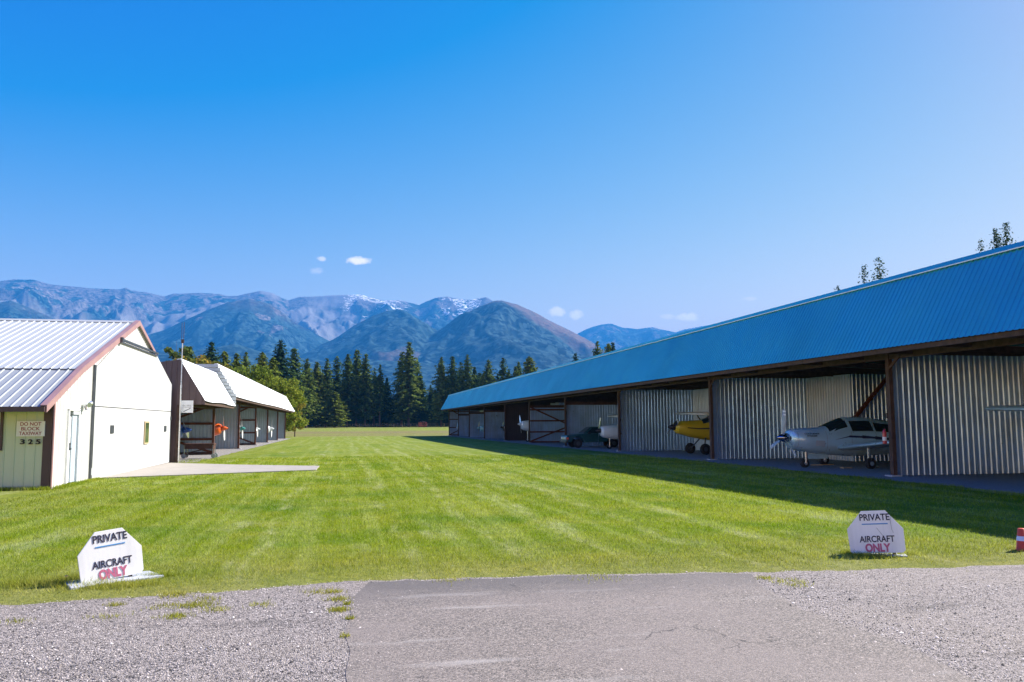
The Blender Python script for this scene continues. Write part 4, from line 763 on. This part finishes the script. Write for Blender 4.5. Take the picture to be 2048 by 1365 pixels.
for k, (px, py, lab) in enumerate([(1633, 931, 'pale wooden board on the gravel left of the silver aeroplane main wheel'), (1655, 930, 'pale wooden board directly before the silver aeroplane main wheel'), (1693, 937, 'thin wooden board lying nearest the grass below the silver aeroplane'), (1748, 936, 'wooden board beside the foot of the brown post')]):
    q = onZ(px, py, gz(29)+.01); cb_ = MB().box(-.22, .22, -.10, .10, 0, .04).build('wheel_board', M['wood'], None, False, False, bevel=.006); cb_.location = (q[0], q[1], gz(q[1])+.007); cb_.rotation_euler = (0, 0, .3*k-.4); tag(cb_, lab, 'board', 'loose boards on the hangar floor')
q = onX(1758, 880, 16.78); ex = thing('fire_extinguisher', 'small red fire extinguisher hung on the nearest brown post', 'extinguisher', (16.66, 23.16, q[2]-.12))
MB().tube([(0, 0, 0), (0, 0, .02), (0, 0, .36), (0, 0, .42), (0, 0, .46)], [.05, .065, .065, .04, .02], 12).build('cylinder', rpaint, ex, False, False); MB().tube([(0, 0, .10), (0, 0, .22)], .067, 12).build('label_band', M['signwhite'], ex, False, False); MB().box(-.05, .05, -.015, .015, .45, .49).build('handle', M['black'], ex, False, False)
for (Yk, num, lab) in ((23.3, '18', 'black unit number plate reading eighteen on the nearest partition'), (36.3, '17', 'small black unit plate on the second nearest partition'), (49.5, '16', 'small black unit plate on the third nearest partition')):
    q = onY({23.3: 1775, 36.3: 1417.5, 49.5: 1240}[Yk], {23.3: 832, 36.3: 835, 49.5: 841}[Yk], Yk-.03); pl = thing('number_plate', lab, 'number plate', (q[0], Yk-.035, q[2]-.07)); MB().box(-.06, .06, 0, .01, 0, .15).build('plate', M['black'], pl, False, False); text_mesh(num, .09, .10, 'numeral', M['slab'], pl, (0, -.003, .025), depth=.002)
    lt = MB().box(-.03, .03, -.05, 0, 0, .09).build('latch_box', M['darkmetal'], None, False, False); lt.location = (q[0]+.04, Yk-.03, gz(Yk)+1.05); tag(lt, {'18': 'small dark latch box below the number 18 plate', '17': 'small dark latch box on the second nearest partition', '16': 'small dark latch box on the third nearest partition'}[num], 'latch')

# ============ foreground signs ============
def ground_sign(px, py, yaw, lean, roll, label, slab, cracks):
    q = onZ(px, py+5); o = thing('ground_sign', label, 'sign', (q[0], q[1], gz(q[1])), yaw, 'private aircraft signs at the lawn edge')
    b = thing('sign_face_pivot', '', '', (0, 0, .02)); bpy.data.objects.remove(b)
    pl = [(-.31, 0), (.31, 0), (.34, .035), (.345, .31), (.15, .555), (-.145, .555), (-.345, .32), (-.335, .02)]
    rot = Matrix.Rotation(roll, 4, 'Y')@Matrix.Rotation(-lean, 4, 'X')
    o.scale = (.96, .96, .95)
    bd = MB().poly([(x, .0, z) for x, z in pl], (0, .018, 0)).build('sign_board', M['signwhite'], o, False, False, bevel=.002); bd.matrix_local = Matrix.Translation((0, 0, .03))@rot
    for s_, w_, h_, z_, m_, bo in (('PRIVATE', .37, .088, .425, M['ink'], .018), ('AIRCRAFT', .43, .085, .140, M['ink'], .018), ('ONLY', .31, .112, .012, M['red'], .045)):
        x_ = text_mesh(s_, w_, h_, 'lettering', m_, bd, (0.01, -.003, z_), depth=.0015, bold=bo)
    MB().box(-.155, .165, -.004, 0, .372, .386).build('underline', M['blueink'], bd, False, False)
    if cracks:
        MB().bar((.02, -.002, .33), (.09, -.002, .22), .003, .003).bar((.2, -.002, .42), (.205, -.002, .30), .003, .003).bar((.205, -.002, .30), (.22, -.002, .26), .003, .003).bar((.21, -.002, .50), (.2, -.002, .42), .003, .003).build('crack', M['darkmetal'], bd, False, False)
    a, b_, c_, d_, h_ = slab; MB().poly([(a, c_, -.02), (b_, c_+.05, -.02), (b_-.02, d_, -.02), (a+.06, d_-.03, -.02)], (0, 0, h_)).build('concrete_base', M['slab'], o, False, False, bevel=.01)
    for s_ in (-.2, .2): MB().bar((s_, .04, .0), (s_, .10, .38), .03, .04).build('support', M['timber2'], o, False, False)
    return o
ground_sign(226, 1158, R(32), R(9), -.085, 'white octagonal PRIVATE AIRCRAFT ONLY sign in full sun on the left, with faded pink ONLY', (-.50, .52, -.20, .28, .045), False)
ground_sign(1756, 1106, R(-33), R(9), -.07, 'shaded white octagonal PRIVATE AIRCRAFT ONLY sign on the right, with hairline cracks', (-.12, .36, -.08, .30, .035), True)
q = onZ(2047, 1101); cn = thing('traffic_cone', 'orange marker cone with white band cut by the right edge', 'traffic cone', (q[0], q[1], 0)); MB().tube([(0, 0, .01), (0, 0, .28)], [.085, .052], 20).build('body', M['orange'], cn, True, False); MB().tube([(0, 0, .125), (0, 0, .185)], [.0735, .0665], 20).build('band', M['signwhite'], cn, True, False); MB().tube([(0, 0, -.01), (0, 0, .012)], [.10, .09], 20).build('base', M['orange'], cn, False, False)
q = onZ(130, 1172); dn = thing('dandelion', 'single yellow dandelion in the grass left of the sunlit sign', 'flower', (q[0], q[1], 0)); MB().tube([(0, 0, 0), (.01, 0, .09)], .003, 5).build('stem', M['larch'], dn, False, False); MB().tube([(.01, 0, .085), (.01, 0, .095), (.01, -.004, .105)], [.006, .022, .016], 10).build('flower_head', yellow, dn, False, False)
# field-edge fence
fe = thing('pasture_fence', 'thin post and wire fence along the forest edge', 'fence', (0, 322, .25)); 
for i, x in enumerate(np.arange(-26, 66, 6.5)): MB().box(x-.07, x+.07, 321.9, 322.1, 0, 1.6).build('fence_post', M['wood'], fe)
MB().bar((-26, 322, 1.4), (62, 322, 1.4), .02, .02).bar((-26, 322, .9), (62, 322, .9), .02, .02).build('wire', M['steel'], fe)
q = onY(845, 852, 330); sh_ = thing('small_shed', 'tiny red shed in the shade under the far trees', 'shed', (q[0], 330, .28)); MB().box(-1.7, 1.7, -1, 1, 0, 1.7).build('wall', rpaint, sh_, False, False); MB().poly([(-1.9, -1.2, 1.7), (0, -1.2, 2.3), (1.9, -1.2, 1.7)], (0, 2.4, 0)).build('roof', M['fascia'], sh_, False, False)

# ============ grass blades, stones ============
def blades(N):
    r_ = 8.2*np.exp(rng.random(N)*math.log(46/8.2)); a = YAW+rng.uniform(-.66, .66, N); x = r_*np.sin(a); y = r_*np.cos(a)
    ed = np.interp(x, gx, [edgeY(v) for v in gx]); dd = y-ed; keep = (dd > -.30)&(x > -7.7)&(x < 15.9+.2*np.sin(y*2)); pv = np.array([(-7.9, 29.3), (-.95, 32.3), (-.9, 35.3), (-4.4, 37.6), (-7.9, 40.7)])
    ins = (y > 29.3+(x+7.9)*.43)&(y < np.interp(x, [-7.9, -4.4, -.9], [40.7, 37.6, 35.3]))&(x < -.9); keep &= ~ins
    keep &= rng.random(N) < np.where(dd < 0, np.clip(.07+dd*.22, 0, 1), np.clip(.10+dd*.8, 0, 1))
    return x[keep], y[keep], r_[keep], dd[keep]
def blade_mesh(x, y, h, wd):
    n = len(x); z = np.interp(y, [-100, 10, 140, 330], [0, 0, -.36, .28]); a = rng.uniform(0, 6.28, n); ln = rng.normal(size=(n, 2))*.45*h[:, None]; B = np.stack([x, y, z], 1)
    o = np.stack([np.cos(a)*wd, np.sin(a)*wd, 0*a], 1); tp = B+np.stack([ln[:, 0], ln[:, 1], h], 1)
    V = np.stack([B-o, B+o, tp], 1).reshape(-1, 3); return V, np.arange(3*n).reshape(n, 3)
x, y, r_, dd = blades(430000); h = (.028+.030*rng.random(len(x)))*(.55+.45*np.clip(dd*2.5, 0, 1))*(r_/10)**.35*(.30+.95*fbm(x*1.7, y*1.7, 4)); wd = .0026*(r_/9)**.9*(.7+.6*rng.random(len(x)))
# taller tufts round the signs and building foot
ex_ = []
for (cx, cy, n_, rd, hh) in [(226, 1172, 900, .42, .07), (165, 1160, 500, .25, .10), (110, 1166, 1500, .5, .10), (1750, 1112, 900, .42, .06), (1700, 1106, 300, .15, .07), (1810, 1108, 300, .16, .07), (320, 1152, 300, .16, .07)]:
    q = onZ(cx, cy); ex_.append((q[0]+rng.normal(size=n_)*rd*.6, q[1]-.05+rng.normal(size=n_)*rd*.22, hh*(.5+.6*rng.random(n_)), np.full(n_, .0035)))
yy = rng.uniform(24.8, 29, 2500); ex_.append((-7.72+np.abs(rng.normal(size=2500))*.12, yy, .05+.06*rng.random(2500), np.full(2500, .006)))
xx = rng.uniform(-10.5, -7.7, 2500); ex_.append((xx, 24.68-np.abs(rng.normal(size=2500))*.12, .06+.07*rng.random(2500), np.full(2500, .006)))
for (cx, cy, n_, rd) in [(350, 1192, 160, .13), (395, 1212, 170, .13), (352, 1235, 110, .1), (330, 1214, 60, .12), (430, 1222, 60, .1), (230, 1212, 60, .06), (678, 1201, 90, .07), (678, 1222, 130, .07), (668, 1186, 60, .06), (694, 1210, 50, .03), (700, 1240, 40, .03), (690, 1275, 30, .03), (1530, 1158, 60, .08), (900, 1163, 60, .15), (1200, 1158, 70, .2), (520, 1212, 40, .1), (640, 1186, 60, .1), (415, 1200, 50, .1), (215, 1235, 40, .1), (30, 1245, 30, .1), (1575, 1165, 60, .15), (1590, 1172, 40, .1)]:
    q = onZ(cx, cy); ex_.append((q[0]+rng.normal(size=n_*2)*rd*.75, q[1]+rng.normal(size=n_*2)*rd*.6, .018+.03*rng.random(n_*2), np.full(n_*2, .004)))
X_ = np.concatenate([x]+[e[0] for e in ex_]); Y_ = np.concatenate([y]+[e[1] for e in ex_]); H_ = np.concatenate([h]+[e[2] for e in ex_]); W_ = np.concatenate([wd]+[e[3] for e in ex_])
V, Fc = blade_mesh(X_, Y_, H_, W_)
tag(np_mesh('lawn_grass', V, Fc, M['blade'], attrs={'v': ('FACE', 'FLOAT', rng.random(len(Fc)))}), 'short mown green grass of the taxiway lawn', 'grass', kind='stuff')
N = 80000; r_ = 4.6*np.exp(rng.random(N)*math.log(10.5/4.6)); a = YAW+rng.uniform(-.62, .62, N); x = r_*np.sin(a); y = r_*np.cos(a); ed = np.interp(x, gx, [edgeY(v) for v in gx])
onas = (x > .1)&(x < np.interp(y, [4.5, 6, 8.8], [4.02, 4.25, 4.5])); keep = (y < ed+.06)&(~onas | (rng.random(N) < np.clip(np.exp(-(x-.05)/.22)*.95+np.exp(-(np.interp(y, [4.5, 6, 8.8], [4.02, 4.25, 4.5])-x)/.25)*.9+np.exp(-(ed-y)/.12)*.5, .035, .95))); x = x[keep]; y = y[keep]; n = len(x)
s = (.0025+.0058*rng.random(n)**2.4)*np.where(rng.random(n) < .02, 2.1, 1)*(.7+.6*fbm(x*1.1, y*2.2, 3)); base = np.array([(1, 0, 0), (0, 1, 0), (-1, 0, 0), (0, -1, 0), (0, 0, 1)], float); ofs = base[None]*s[:, None, None]*(.7+.6*rng.random((n, 5, 3))); an = rng.uniform(0, 6.28, n); ca, sa = np.cos(an)[:, None], np.sin(an)[:, None]
ofs = np.stack([ofs[..., 0]*ca-ofs[..., 1]*sa, ofs[..., 0]*sa+ofs[..., 1]*ca, ofs[..., 2]*.8], -1); V = ofs+np.stack([x, y, np.full(n, .006)], 1)[:, None, :]
Fc = (np.array([(0, 1, 4), (1, 2, 4), (2, 3, 4), (3, 0, 4)])[None]+5*np.arange(n)[:, None, None]).reshape(-1, 3); tag(np_mesh('loose_stones', V.reshape(-1, 3), Fc, M['stone'], attrs={'v': ('FACE', 'FLOAT', np.repeat(rng.random(n), 4))}), 'loose pinkish grey gravel stones beside the asphalt', 'gravel', kind='stuff')

# ============ haze ============
t = NT('mountain_haze'); pv = t.n('ShaderNodeVolumePrincipled'); pv.inputs['Color'].default_value = (.05, .38, 1, 1); pv.inputs['Density'].default_value = 8.8e-5; pv.inputs['Anisotropy'].default_value = .0
t.t.links.new(pv.outputs[0], t.o.inputs['Volume'])
hz_ = MB().box(-13000, 17000, -400, 17500, -8, 1750).build('haze', t.m); tag(hz_, 'thin blue haze in front of the mountains', 'haze', kind='stuff')
